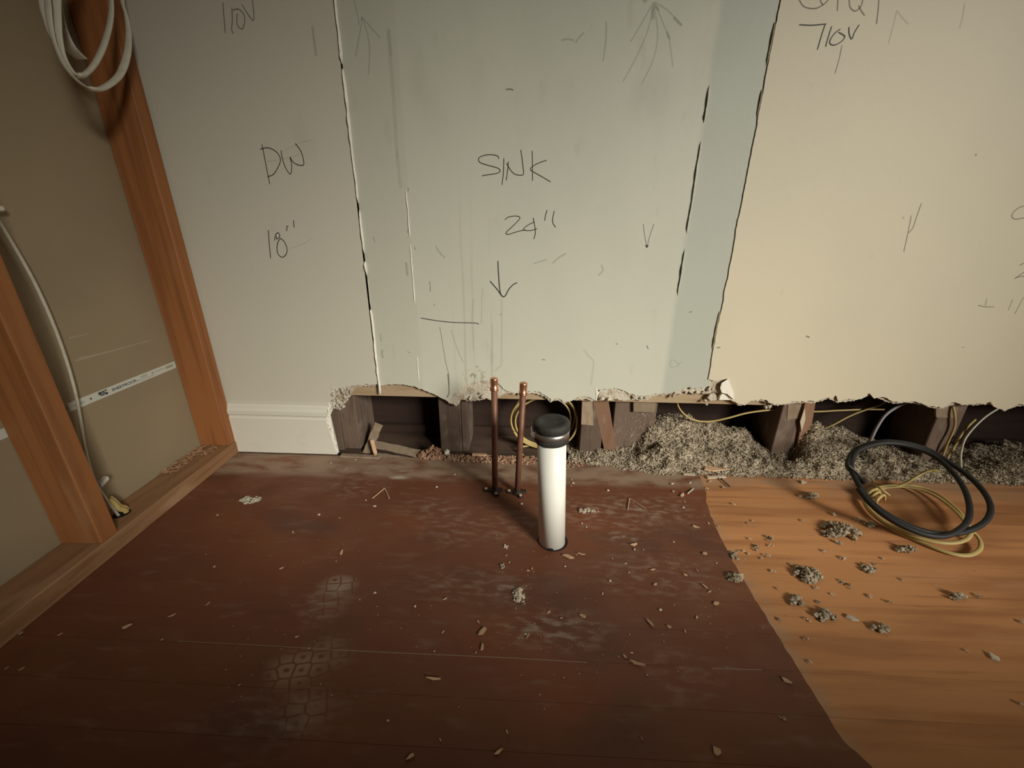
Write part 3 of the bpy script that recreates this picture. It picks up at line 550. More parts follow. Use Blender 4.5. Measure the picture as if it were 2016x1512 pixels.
# ------------------------------------------------------------------ drain pipe with rubber cap
B0 = Vector((0.066, 0.747, 0.0)); T0 = Vector((0.0535, 0.747, 0.285)); ax = (T0 - B0).normalized()
dp = tag(empty('drain_pipe', B0), 'white plastic drain pipe standing out of the dark floor under a black rubber cap', 'pipe')
obj('tube', MB().lathe(B0, [(0.0, -0.008), (0.0302, -0.008), (0.0302, 0.288), (0.0, 0.288)], ax, 40), 'pvc', dp, True)
CB = B0 + ax * 0.262
cap = obj('rubber_cap', MB().lathe(CB, [(0.0303, 0.0), (0.0350, 0.0), (0.0360, 0.002), (0.0360, 0.012), (0.0350, 0.013), (0.0350, 0.026), (0.0375, 0.0275), (0.0378, 0.040), (0.0362, 0.0435), (0.026, 0.0432), (0.024, 0.0420), (0.0, 0.0420)], ax, 40), 'rubber', dp, False, label='black rubber cap')
for p in cap.data.polygons: p.use_smooth = True
cl = obj('band_clamp', MB().lathe(CB, [(0.0352, 0.0132), (0.0366, 0.0136), (0.0366, 0.0252), (0.0352, 0.0256)], ax, 40), 'steel', dp, True, label='steel band clamp')
sc_ = CB + ax * 0.0195 + Vector((-0.0365, -0.012, 0))
obj('clamp_screw', MB().lathe(sc_ + Vector((-0.002, -0.010, 0.001)), [(0, 0), (.004, 0), (.004, .006), (.0022, .006), (.0022, .026), (0, .026)], (-.12, 1, .25), 12).box(sc_ - Vector((.001, .004, .006)), sc_ + Vector((.006, .006, .006))), 'steel', cl)
obj('floor_hole', MB().lathe(B0 + Vector((0.002, 0.001, 0.0006)), [(0.0302, 0), (0.0345, 0)], (0, 0, 1), 40), 'hole_dark', floor)
c0 = B0 + Vector((-.004, -.0312, .0035)); mb = MB().lathe(c0, [(0, 0), (.0065, 0), (.005, .0012), (0, .0014)], (0, -1, 0), 12)
for v in mb.v: v.z = c0.z + (v.z - c0.z) * .4
obj('notch', mb, 'hole_dark', dp)

# ------------------------------------------------------------------ copper stubs
def copper(label, b, t, clampdirs):
    b, t = Vector(b), Vector(t); a = (t - b).normalized(); h = (t - b).length
    e = tag(empty('copper_pipe', b), label, 'pipe', 'copper supply stubs through the floor')
    obj('tube', MB().lathe(b, [(0, -0.004), (0.0079, -0.004), (0.0079, h - 0.012), (0, h - 0.012)], a, 20), 'copper', e, True)
    c = obj('end_cap', MB().lathe(b + a * (h - 0.031), [(0.0079, 0.0), (0.0105, 0.001), (0.0112, 0.004), (0.0105, 0.0065), (0.0093, 0.008), (0.0093, 0.025), (0.0100, 0.0265), (0.0095, 0.0295), (0.0065, 0.031), (0, 0.0315)], a, 24), 'copper_bright', e, True)
    obj('solder_bead', MB().lathe(b + a * (h - 0.0335), [(0.0079, 0), (0.0108, 0.0015), (0.0113, 0.0035), (0.0108, 0.0055), (0.0079, 0.006)], a, 24), 'copper_bright', c, True)
    mb = MB().lathe(b, [(0.0, 0.0), (0.0135, 0.0), (0.0135, 0.004), (0.0095, 0.009), (0.008, 0.009)], (0, 0, 1), 20)
    for (dx, dy, ln, wd) in clampdirs:
        d = Vector((dx, dy, 0)).normalized(); n = Vector((-d.y, d.x, 0))
        mb.hexa([b + n * wd / 2, b + d * ln + n * wd / 2, b + d * ln - n * wd / 2, b - n * wd / 2] + [q + Vector((0, 0, .0055)) for q in (b + n * wd / 2, b + d * ln + n * wd / 2, b + d * ln - n * wd / 2, b - n * wd / 2)])
    k = obj('floor_clamp', mb, 'black_metal', e, bevel=0.0008)
    for (dx, dy, ln, wd) in clampdirs[:2]:
        d = Vector((dx, dy, 0)).normalized(); p = b + d * (ln - 0.006) + Vector((0, 0, .0055))
        obj('screw', MB().lathe(p, [(0, 0), (.0046, 0), (.0042, .0018), (.0030, .0026), (.0014, .0026), (.0010, .0014), (0, .0014)], (0, 0, 1), 14), 'brass', k)
copper('taller brown copper stub pipe, farther of the two from the white drain pipe', fl(974.5, 967), (-0.0795, 0.929, 0.329), [(-1, .10, .031, .012), (.25, -1, .024, .013), (1, .22, .022, .012)])
copper('shorter brown copper stub pipe leaning beside the white drain pipe', fl(1018.5, 971), (-0.0075, 0.921, 0.322), [(-1, .12, .029, .012), (.55, -1, .024, .013), (1, .28, .024, .013)])

# ------------------------------------------------------------------ cables
def cable(name, pts, r, mat, label, seg=8, flat=1.0, n=8, nrm=None, group=None, closed=False):
    o = obj(name, MB().tube(spline(pts, n, closed), r, seg, flat, nrm=nrm), mat, None, True)
    return tag(o, label, 'cable', group)
# black coil tipped up against the insulation
f0y = 0.783; T = lambda x, yy, k=0.38, z=.034: tilt(x, yy, z, f0y, k)
blk = [(1697, 946), (1685, 935), (1672, 922), (1669, 912), (1680, 890), (1705, 876), (1745, 869), (1790, 874), (1830, 887), (1870, 911), (1905, 936), (1935, 966), (1950, 996), (1945, 1020), (1925, 1037), (1890, 1049), (1850, 1051), (1810, 1043), (1770, 1026), (1730, 1001), (1705, 976), (1686, 946), (1676, 920)]
blk2 = [(1684, 893), (1708, 879), (1748, 872), (1795, 879), (1838, 897), (1872, 926), (1896, 958), (1908, 992), (1907, 1020), (1892, 1040), (1862, 1055), (1825, 1053), (1785, 1039), (1745, 1017), (1712, 990), (1690, 962)]
mb = MB().tube(spline([T(*q) for q in blk] + [T(x, yy, .38, .040) for x, yy in blk2], 7), 0.0062, 10)
e = tag(empty('cable_coil', fl(1815, 1045)), 'thick black cable coil tipped up against the loose insulation', 'cable'); obj('cable', mb, 'cable_black', e, True)
tip = T(1697, 946); td = (T(1697, 946) - T(1685, 935)).normalized(); obj('cut_end', MB().lathe(tip - td * .001, [(0, 0), (.0066, 0), (.0066, .010), (.0045, .0105), (.0045, .0108), (0, .0108)], td, 12), 'cable_black', e)
q0, q1 = T(1672, 917, .38, .042), T(1692, 934, .38, .042); obj('cut_face', MB().tube([q0, q1], .0022, 6, 1.0), 'cable_grey', e)
# yellow coil below it
G = lambda x, yy, z=.009: fl(x, yy, z)
y1 = [(1850, 929, .05), (1838, 926, .05), (1826, 927, .045), (1808, 936, .03), (1785, 950, .02), (1765, 958, .016), (1735, 961, .014), (1712, 968, .012), (1702, 985, .010), (1712, 1003, .010), (1740, 1027, .012), (1785, 1050, .014), (1830, 1064, .016), (1870, 1069, .018), (1898, 1064, .02), (1911, 1051, .02), (1906, 1032, .016), (1884, 1002, .014), (1845, 972, .014), (1805, 957, .015), (1765, 955, .016),
      (1728, 959, .016), (1706, 972, .012), (1702, 990, .006), (1722, 1016, .006), (1765, 1045, .006), (1810, 1065, .006), (1850, 1082, .006), (1885, 1092, .006), (1912, 1092, .006), (1929, 1081, .008), (1930, 1066, .012), (1921, 1052, .018), (1913, 1046, .02), (1900, 1028, .02), (1876, 1002, .018), (1842, 977, .016), (1808, 963, .014), (1770, 958, .012), (1738, 962, .012), (1718, 972, .010), (1712, 985, .010)]
e = tag(empty('cable_coil', fl(1850, 1090)), 'flat yellow cable coil lying on the bare floor beneath the black coil', 'cable')
obj('cable', MB().tube(spline([G(*q) for q in y1], 6), 0.0046, 10, 0.62), 'cable_yellow', e, True)
for (x, yy) in [(1716, 972), (1724, 977), (1733, 983)]:
    pts = [G(x - 9, yy + 8, .004), G(x - 7, yy + 2, .016), G(x + 1, yy - 6, .023), G(x + 8, yy - 8, .018), G(x + 8, yy + 2, .004)]
    obj('wrap', MB().tube(spline(pts, 6), .0040, 8, .7), 'cable_yellow', e, True)
obj('wrap', MB().tube(spline([G(1722, 955, .018), G(1735, 963, .024), G(1752, 976, .012)], 6), .0036, 8, .7), 'cable_yellow', e, True)
# small yellow coil hung in the bay behind the pipes
yc = []; yo = wy(1071, 830, 1.165)
for t in range(0, 190):
    a = math.radians(200 + t * 8.0); rr = 0.097 + 0.007 * math.sin(t * .047) + 0.004 * math.sin(t * .19 + 2)
    yc.append(Vector((yo.x + rr * math.cos(a) + .004 * math.sin(t * .11), yo.y - .012 + 0.006 * math.sin(t * .3) + t * .00018, yo.z + rr * .94 * math.sin(a))))
yc += [wy(1022, 880, 1.16), wy(1030, 897, 1.14), wy(1038, 914, 1.10)]
cable('cable_coil', yc, 0.0042, 'cable_yellow', 'thin yellow cable coil hanging inside the wall behind the copper pipes', n=2, seg=7, flat=.75)
cable('yellow_cable', [wy(1333, 780, 1.15), wy(1334, 796, 1.15), wy(1341, 809, 1.15), wy(1356, 822, 1.15), wy(1376, 829, 1.15), wy(1402, 829, 1.15), wy(1432, 823, 1.15), wy(1470, 813, 1.155), wy(1515, 807, 1.16), wy(1560, 804, 1.175), wy(1600, 810, 1.20), wy(1650, 808, 1.20), wy(1700, 806, 1.20), wy(1740, 806, 1.20)], 0.0042, 'cable_yellow', 'yellow cable sagging in a long loop across the open wall above the insulation', flat=.6)
cable('yellow_cable', [wy(1615, 846, 1.19), wy(1640, 836, 1.185), wy(1670, 820, 1.19), wy(1700, 808, 1.19), wy(1725, 800, 1.19), wy(1745, 790, 1.19)], 0.0042, 'cable_yellow', 'dusty yellow cable slanting up out of the insulation beside the pale lath', flat=.6)
cable('grey_cable', [wy(1706, 885, 1.12), wy(1716, 862, 1.12), wy(1728, 838, 1.13), wy(1742, 818, 1.14), wy(1762, 803, 1.15), wy(1785, 792, 1.15)], 0.0045, 'cable_grey', 'short grey cable rising into the wall behind the black coil')
cable('white_cable', [wy(1893, 930, 1.085), wy(1891, 905, 1.09), wy(1893, 885, 1.10), wy(1900, 864, 1.11), wy(1916, 843, 1.125), wy(1938, 822, 1.14), wy(1962, 806, 1.15), wy(1985, 794, 1.16)], 0.0028, 'cable_white', 'thin white cable arching up out of the wall opening')
cable('yellow_cable', [wy(1860, 915, 1.10), wy(1868, 897, 1.11), wy(1880, 877, 1.12), wy(1890, 860, 1.12), wy(1903, 842, 1.14), wy(1920, 826, 1.16)], 0.0032, 'cable_yellow', 'thin yellow cable rising between the stud and the white arching cable')
cable('yellow_cable', [wy(1853, 905, 1.118), wy(1864, 876, 1.118), wy(1875, 852, 1.12), wy(1880, 835, 1.12), wy(1879, 815, 1.12), wy(1876, 800, 1.125)], 0.0030, 'cable_yellow', 'thin yellow cable running up the face of the stud by the black coil')
# white cables in the stud wall
cable('white_cable', [lw(-70, 335, -.078), lw(-30, 395, -.078), lw(0, 440, -.077), lw(30, 489, -.077), lw(62, 545, -.078), lw(85, 592, -.078), lw(106, 641, -.078), lw(125, 692, -.078), lw(140, 740, -.077), lw(151, 785, -.076), lw(159, 830, -.075), lw(167, 882, -.073), lw(178, 925, -.066), lw(190, 955, -.058), lw(207, 980, -.052), lw(222, 1000, -.048), lw(236, 1018, -.046)], 0.0034, 'cable_white', 'white cable drooping down the paper backing into the bottom plate', nrm=LN, flat=.7)
hole = lw(241, 1013, -.045); hole = Vector((hole.x, hole.y, 0.0415))
obj('drilled_hole', MB().lathe(hole + Vector((0, 0, .0004)), [(0, 0), (.0165, 0)], (0, 0, 1), 24), 'hole_dark', wl)
for dx, lab in ((0.0, 'upper flat yellow cable entering the hole in the bottom plate'), (1.0, 'lower flat yellow cable entering the hole in the bottom plate')):
    o_ = LD * (0.012 - 0.008 * dx) + LN * (0.006 * dx)
    pts = [lw(206, 986, -.056) + o_, lw(216, 993, -.053) + o_, lw(228, 1004, -.049) + o_, hole + o_ + Vector((0, 0, .006)), hole + o_ + Vector((0.002, 0, -.012))]
    cable('yellow_cable', pts, 0.0058, 'cable_yellow', lab, flat=.6)
cp = lw(200, 949, -.068)
tag(obj('cable_clip', MB().hexa([cp + LD * a + LN * b + Vector((0, 0, c)) for a, b, c in [(-.014, 0, -.006), (.008, 0, .002), (.008, .012, .002), (-.014, .012, -.006), (-.014, 0, .003), (.008, 0, .011), (.008, .012, .011), (-.014, .012, .003)]]).tube([cp + LD * -.012 + LN * .006, cp + LD * -.02 + LN * .004 + Vector((0, 0, -.014)), cp + LD * -.012 + LN * .002 + Vector((0, 0, -.026))], .004, 6), 'clip_white', None, False, .001), 'small white plastic clip holding the cable above the bottom plate', 'clip')
cp = lw(2, 412, -.075)
tag(obj('cable_clip', MB().hexa([cp + LD * a + LN * b + Vector((0, 0, c)) for a, b, c in [(-.012, -.01, -.005), (.004, -.01, -.003), (.004, .004, -.003), (-.012, .004, -.005), (-.012, -.01, .006), (.004, -.01, .006), (.004, .004, .006), (-.012, .004, .006)]]), 'clip_white', None, False, .002), 'small white plastic clip on the paper backing above the drooping cable', 'clip')
# coil of white flat cable hung over the corner stud
ho = [(231, -60), (240, 0), (249, 35), (253, 68), (250, 108), (235, 148), (208, 171), (185, 176), (158, 164), (130, 134), (112, 97), (100, 55), (94, 5), (92, -60)]
hi_ = [(213, -60), (219, 0), (218, 35), (211, 68), (200, 100), (185, 128), (168, 146), (155, 149), (143, 141), (127, 113), (116, 70), (112, 20), (110, -60)]
hc = [(80, -60), (84, 0), (92, 45), (102, 72), (118, 95)]
e = tag(empty('cable_coil', lw(185, 176, .03)), 'flat white cable coil hanging in front of the corner stud at the top', 'cable')
pts = [lw(x, yy, .030 + .004 * i / 13) for i, (x, yy) in enumerate(ho)] + [lw(130, -140, .034), lw(190, -140, .036)] + [lw(x, yy, .040 - .004 * i / 12) for i, (x, yy) in enumerate(hi_)] + [lw(100, -130, .03), lw(85, -110, .02)] + [lw(x, yy, .018) for x, yy in hc[1:]]
sp = spline(pts, 7); rad = []
for i in range(len(sp)):                 # the flat cable twists: edge on down one side, broad face up the other
    t = (sp[min(i + 1, len(sp) - 1)] - sp[max(i - 1, 0)]).normalized(); q = t.dot(LD) * (1 if t.z >= 0 else -1)
    rad.append(0.0036 + 0.0058 * max(0.0, min(1.0, q * 1.6)))
obj('cable', MB().tube(sp, 0.006, 10, 0.45, nrm=LN.cross(Vector((0, 0, 1))).normalized(), radii=rad), 'cable_white', e, True)
obj('loose_turn', MB().tube(spline([lw(104, -60, .0), lw(108, 0, .0), lw(114, 35, .0), lw(123, 66, .0), lw(138, 94, .0), lw(160, 116, .0)], 6), 0.013, 10, 0.16, nrm=LN.cross(Vector((0, 0, 1))).normalized()), 'cable_white', e, True)

# ------------------------------------------------------------------ loose insulation spilling from the wall
rnd = random.Random(23)
CP = [(1290, 830, 1.13), (1320, 825, 1.17), (1340, 818, 1.19), (1400, 835, 1.19), (1450, 847, 1.19), (1500, 872, 1.19), (1535, 892, 1.19), (1300, 872, 1.10), (1350, 876, 1.10), (1400, 886, 1.10), (1450, 893, 1.11), (1500, 900, 1.11), (1550, 905, 1.11), (1290, 925, 1.05), (1350, 930, 1.045), (1400, 934, 1.04), (1450, 934, 1.03), (1500, 932, 1.04), (1550, 935, 1.04), (1600, 936, 1.03), (1680, 938, 1.03),
      (1140, 900, 1.11), (1200, 893, 1.115), (1250, 897, 1.115), (1280, 898, 1.115), (1150, 930, 1.05), (1200, 926, 1.055), (1250, 925, 1.055), (1200, 895, 1.20), (1612, 832, 1.125), (1640, 848, 1.14), (1680, 866, 1.15), (1720, 880, 1.16), (1760, 893, 1.16), (1700, 902, 1.09), (1780, 908, 1.10), (1620, 890, 1.10), (1650, 903, 1.08), (1750, 930, 1.04), (1800, 938, 1.04), (1640, 845, 1.20), (1840, 915, 1.13),
      (1900, 915, 1.12), (1950, 892, 1.16), (2000, 885, 1.17), (1900, 938, 1.05), (1960, 937, 1.06), (2010, 942, 1.05), (1980, 912, 1.1), (2060, 890, 1.17), (2060, 940, 1.05)]
CPW = [wy(x, yy, Y) for x, yy, Y in CP]
def height(x, yy):
    a = b = 0.0
    for p in CPW:
        d = ((p.x - x) ** 2 + ((p.y - yy) * 1.3) ** 2); w = 1.0 / (d ** 1.5 + 4e-6); a += w * p.z; b += w
    hgt = a / b
    yf = 1.035 + 0.012 * noise.noise(Vector((x * 14, 0, 4))) + 0.006 * noise.noise(Vector((x * 50, 0, 9)))
    k = max(0.0, min(1.0, (yy - yf) / 0.022)); k = k * k * (3 - 2 * k)
    return -0.004 + (hgt + 0.004) * k if hgt > 0 else -0.004
def fluff(x, yy, z):
    p = Vector((x, yy, z))
    return z + 0.011 * noise.noise(p * 26) + 0.009 * noise.noise(p * 55) + 0.007 * noise.noise(p * 130) + 0.004 * noise.noise(p * 260)
X0, X1, Y0_, Y1_, ST = 0.135, 1.85, 1.020, 1.214, 0.0045
nx, ny = int((X1 - X0) / ST), int((Y1_ - Y0_) / ST)
mb = MB(); Hm = []
for i in range(nx + 1):
    for j in range(ny + 1):
        x, yy = X0 + i * ST, Y0_ + j * ST; h = height(x, yy); Hm.append(h)
        q = Vector((x, yy, h)); nv = noise.noise_vector(q * 70) * 0.006 + noise.noise_vector(q * 170) * 0.004
        mb.v.append(Vector((x + nv.x, yy + nv.y * (1 if 0.01 < h else 0), fluff(x, yy, h) + nv.z * .5 if h > 0.001 else -0.006)))
for i in range(nx):
    for j in range(ny):
        a = i * (ny + 1) + j
        if max(Hm[a], Hm[a + 1], Hm[a + ny + 1], Hm[a + ny + 2]) > 0.001: mb.f.append((a, a + ny + 1, a + ny + 2, a + 1))
fa = []
for q in mb.f:
    p0, p1, p2, p3 = (mb.v[k] for k in q); fa.append((p2 - p0).cross(p3 - p1).length)
for q in rnd.choices(list(mb.f), weights=fa, k=43000):
    p0, p1, p2, p3 = (mb.v[k] for k in q); u, v = rnd.random(), rnd.random()
    c = (p0 * (1 - u) + p1 * u) * (1 - v) + (p3 * (1 - u) + p2 * u) * v; nn = (p2 - p0).cross(p3 - p1)
    nn = nn.normalized() if nn.length > 1e-9 else Vector((0, 0, 1))
    if nn.z < 0: nn = -nn
    c = c + nn * rnd.uniform(-.001, .006); c.z = max(c.z, .001); r = rnd.choice([.0007, .0010, .0014, .0021])
    mb.blob(c, r, 0.6, (rnd.uniform(.5, 1.6), rnd.uniform(.5, 1.6), rnd.uniform(.5, 1.3)), rnd)
tag(obj('loose_insulation', mb, 'insulation'), 'grey brown loose fluffy insulation spilling out of the open wall', 'insulation', kind='stuff')
# fuzz sticking to the boards above it
mb = MB()
for k in range(420):
    x = rnd.uniform(1205, 1292); yy = rnd.uniform(812, 900)
    if rnd.random() > 0.25 + 0.75 * (abs(x - 1255) < 14) + (x > 1280): continue
    mb.blob(wy(x, yy, 1.139), rnd.uniform(.0007, .0018), 0.6, (1, .5, 1), rnd)
obj('dust_fuzz', mb, 'insulation', back)['kind'] = 'stuff'
# plaster and brick crumbs along the foot of the opening
mb = MB()
def pile(cx, cy, rx, ry, hgt, n, r0, r1, mbx):
    for _ in range(n):
        a = rnd.uniform(0, 6.283); q = rnd.random() ** .6; c = 1 - q
        mbx.blob((cx + rx * q * math.cos(a), cy + ry * q * math.sin(a), hgt * c * rnd.random() + .002), rnd.uniform(r0, r1), .45, (1, 1, .8), rnd)
p = wy(852, 895, 1.10); pile(p.x, 1.105, .050, .028, .035, 330, .0022, .006, mb)
for x in range(880, 1050, 6): p = wy(x, 903, 1.08); pile(p.x, 1.09, .02, .022, .008, 26, .0015, .0045, mb)
for x in range(1110, 1150, 8): p = wy(x, 915, 1.07); pile(p.x, 1.08, .014, .025, .006, 10, .0015, .004, mb)
tag(obj('plaster_rubble', mb, 'rubble'), 'reddish brown plaster crumbs along the foot of the opening behind the pipes', 'rubble', kind='stuff')
mb = MB()
for _ in range(260):
    p = lw(rnd.uniform(318, 402), 0, -.07); s = rnd.uniform(.90, 1.05); w = rnd.uniform(-.086, -.055) if s < 1 else rnd.uniform(-.086, -.02)
    c = L(s, w, .0425 + rnd.uniform(0, .004)); d = Vector((rnd.uniform(-1, 1), rnd.uniform(-1, 1), rnd.uniform(-.2, .3))).normalized() * rnd.uniform(.003, .009); n_ = d.cross(Vector((0, 0, 1))).normalized() * .0012
    mb.add([c - d - n_, c + d - n_, c + d + n_ + Vector((0, 0, .001)), c - d + n_ + Vector((0, 0, .001))], [(0, 1, 2, 3)])
tag(obj('wood_shavings', mb, 'shaving'), 'scatter of brown wood shavings on the bottom plate near the corner stud', 'shavings', kind='stuff')

# ------------------------------------------------------------------ broken laths in the left bay
def board(name, a, b, wd, t, mat, label, up=(0, 0, 1), cat='wood scrap', bend=0.0, taper=1.0, group=None):
    a, b = Vector(a), Vector(b); d = (b - a).normalized(); n = d.cross(Vector(up)).normalized(); u = n.cross(d).normalized(); mb = MB(); N_ = 9
    r = random.Random(len(label)); 
    for i in range(N_):
        q = i / (N_ - 1); c = a + (b - a) * q + u * bend * math.sin(math.pi * q); w = wd / 2 * (1 + (taper - 1) * q) * (1 + r.uniform(-.12, .12))
        mb.v += [c - n * w, c + n * w, c + n * w + u * t, c - n * w + u * t]
    for i in range(N_ - 1):
        for k in range(4): mb.f.append((i * 4 + k, i * 4 + (k + 1) % 4, i * 4 + (k + 1) % 4 + 4, i * 4 + k + 4))
    mb.f += [(3, 2, 1, 0), tuple((N_ - 1) * 4 + k for k in range(4))]
    return tag(obj(name, mb, mat), label, cat, group)
board('broken_lath', wy(722, 893, 1.13), wy(747, 834, 1.165), .026, .006, 'grey_wood', 'short broken lath standing on end in the empty bay', up=(0, -1, .2))
board('broken_lath', wy(741, 896, 1.10), wy(733, 866, 1.115), .010, .005, 'chip_wood', 'pale splinter leaning against the standing broken lath', up=(0, -1, 0))
board('broken_lath', wy(738, 876, 1.15), wy(856, 903, 1.10), .026, .006, 'grey_wood', 'long bowed lath slanting down to the crumbs in the empty bay', up=(0, -.6, .8), bend=.006)
board('broken_lath', wy(742, 900, 1.09), wy(806, 906, 1.085), .028, .006, 'grey_wood', 'flat wedge of lath lying on the floor edge below the bowed lath', up=(0, -.2, 1), taper=.5)
board('broken_lath', wy(672, 899, 1.085), wy(748, 903, 1.08), .014, .008, 'grey_wood', 'thin flat strip of wood along the floor edge by the broken baseboard', up=(0, 0, 1))
board('broken_lath', wy(930, 896, 1.10), wy(958, 898, 1.098), .008, .006, 'chip_wood', 'small pale stick lying behind the taller copper pipe', up=(0, 0, 1))
mb = MB().blob(wy(880, 891, 1.085), .011, .3, (.9, .8, 1.0), rnd); tag(obj('plaster_chunk', mb, 'white_plaster'), 'white plaster chunk at the foot of the stud behind the copper pipes', 'plaster')
# torn paper, sticks and a nail by the insulation
mb = MB().prism([fl(x, yy, .012) for x, yy in [(1386, 926), (1393, 914), (1402, 910), (1412, 911), (1420, 917), (1432, 915), (1452, 914), (1460, 917), (1448, 922), (1428, 926), (1405, 929)]], (0, 0, .004)); tag(obj('torn_paper', mb, 'chip_wood', None, False, .0006), 'pinkish torn paper scrap on the front of the insulation', 'paper scrap')
board('wood_stick', fl(1392, 941, .001), fl(1428, 939, .001), .010, .003, 'chip_pale', 'pale flat stick just below the torn paper scrap', cat='wood scrap')
board('wood_stick', fl(1345, 934, .001), fl(1368, 935, .001), .009, .003, 'chip_pale', 'pale flat stick at the insulation edge nearer the drain pipe', cat='wood scrap')
tag(obj('nail', MB().tube([fl(1420, 943, .004), fl(1437, 958, .003)], .0016, 8).lathe(fl(1419.5, 942.5, .004), [(0, 0), (.0032, 0), (.0032, .0012), (0, .0012)], (fl(1437, 958) - fl(1420, 943)), 10), 'black_metal'), 'dark nail lying on the floor below the torn paper scrap', 'nail')

# ------------------------------------------------------------------ loose bits on the floor
rnd = random.Random(41)
def zof(x): return 0.0
def mpp(x, yy):                           # metres on the floor for one pixel sideways
    return (fl(x + 1, yy) - fl(x - 1, yy)).length / 2
def chip(x, yy, ln, ang=None, asp=0.42, mat='chip_wood', curl=0.25, name='wood_chip'):
    c = fl(x, yy); s = mpp(x, yy); ln *= s
    if ang is None: ang = rnd.uniform(0, 180)
    d = fl(x + 4 * math.cos(math.radians(ang)), yy + 4 * math.sin(math.radians(ang))) - c; d.normalize(); n = Vector((-d.y, d.x, 0))
    ln *= 1.0 / max(0.55, 1.0); w = ln * asp; t = max(.0011, min(.003, ln * .13)); z0 = (0.0003 if x < 1380 + (yy - 940) * .58 else -0.0004)
    out = []
    k = rnd.choice([4, 5, 5, 6])
    for i in range(k):
        a = 2 * math.pi * (i + rnd.uniform(-.3, .3)) / k; rr = rnd.uniform(.6, 1.2)
        out.append((math.cos(a) * ln / 2 * rr, math.sin(a) * w / 2 * rr))
    mb = MB(); lift = lambda u: curl * ln * (u / ln * 2) ** 2 * .35
    vs_ = [c + d * u + n * v + Vector((0, 0, z0 + lift(u))) for u, v in out]; vt = [p + Vector((0, 0, t)) + n * w * .06 for p in vs_]
    m0 = c + Vector((0, 0, z0)); m1 = c + Vector((0, 0, z0 + t * 1.3)); nk = len(out)
    mb.add(vs_ + vt + [m0, m1], [(i, (i + 1) % nk, nk + (i + 1) % nk, nk + i) for i in range(nk)] + [((i + 1) % nk, i, 2 * nk) for i in range(nk)] + [(nk + i, nk + (i + 1) % nk, 2 * nk + 1) for i in range(nk)])
    return obj(name, mb, mat)
def clump(x, yy, w, h, mat='insulation', n=None, name='insulation_clump', tall=.6, ang=0.0):
    c = fl(x, yy); s = mpp(x, yy); W_, D_y = w * s / 2, h * s / 2 * 1.15
    mb = MB(); n = int((n or max(10, int(w * h / 14))) * 2.6); r0 = max(.0011, min(.0027, W_ * .2))
    for i in range(n):
        a = rnd.uniform(0, 6.283); q = math.sqrt(rnd.random()); u, v = q * math.cos(a), q * math.sin(a)
        u2 = u * math.cos(ang) - v * .3 * math.sin(ang)
        keep = noise.noise(Vector((x * .37 + u * 1.7, yy * .41 + v * 1.7, 1.3)))
        if q > .35 and keep < -.02: continue
        r = r0 * rnd.uniform(.6, 1.25)
        mb.blob((c.x + u * W_ + v * W_ * math.sin(ang) * .6, c.y + v * D_y, r * .7 + (1 - q) * W_ * tall * rnd.random() * .8), r, .55, (rnd.uniform(.7, 1.5), rnd.uniform(.7, 1.5), rnd.uniform(.6, 1.1)), rnd)
    if not mb.v: mb.blob(c + Vector((0, 0, r0 * .7)), r0, .5, (1, 1, 1), rnd)
    return obj(name, mb, mat)
GA = 'wood chips on the dark floor'; LA = 'small tan wood chip lying loose on the dark stained floor'
def Zp(x0, y0, s): return lambda a, b: (x0 + a / s, y0 + b / s)
z1_, z2_, z3_, z4_, z5_, z6_ = Zp(1050, 920, 5.76), Zp(1150, 1100, 5.76), Zp(900, 1200, 3.36), Zp(400, 900, 3.36), Zp(900, 1000, 3.665), Zp(0, 1100, 3.6)
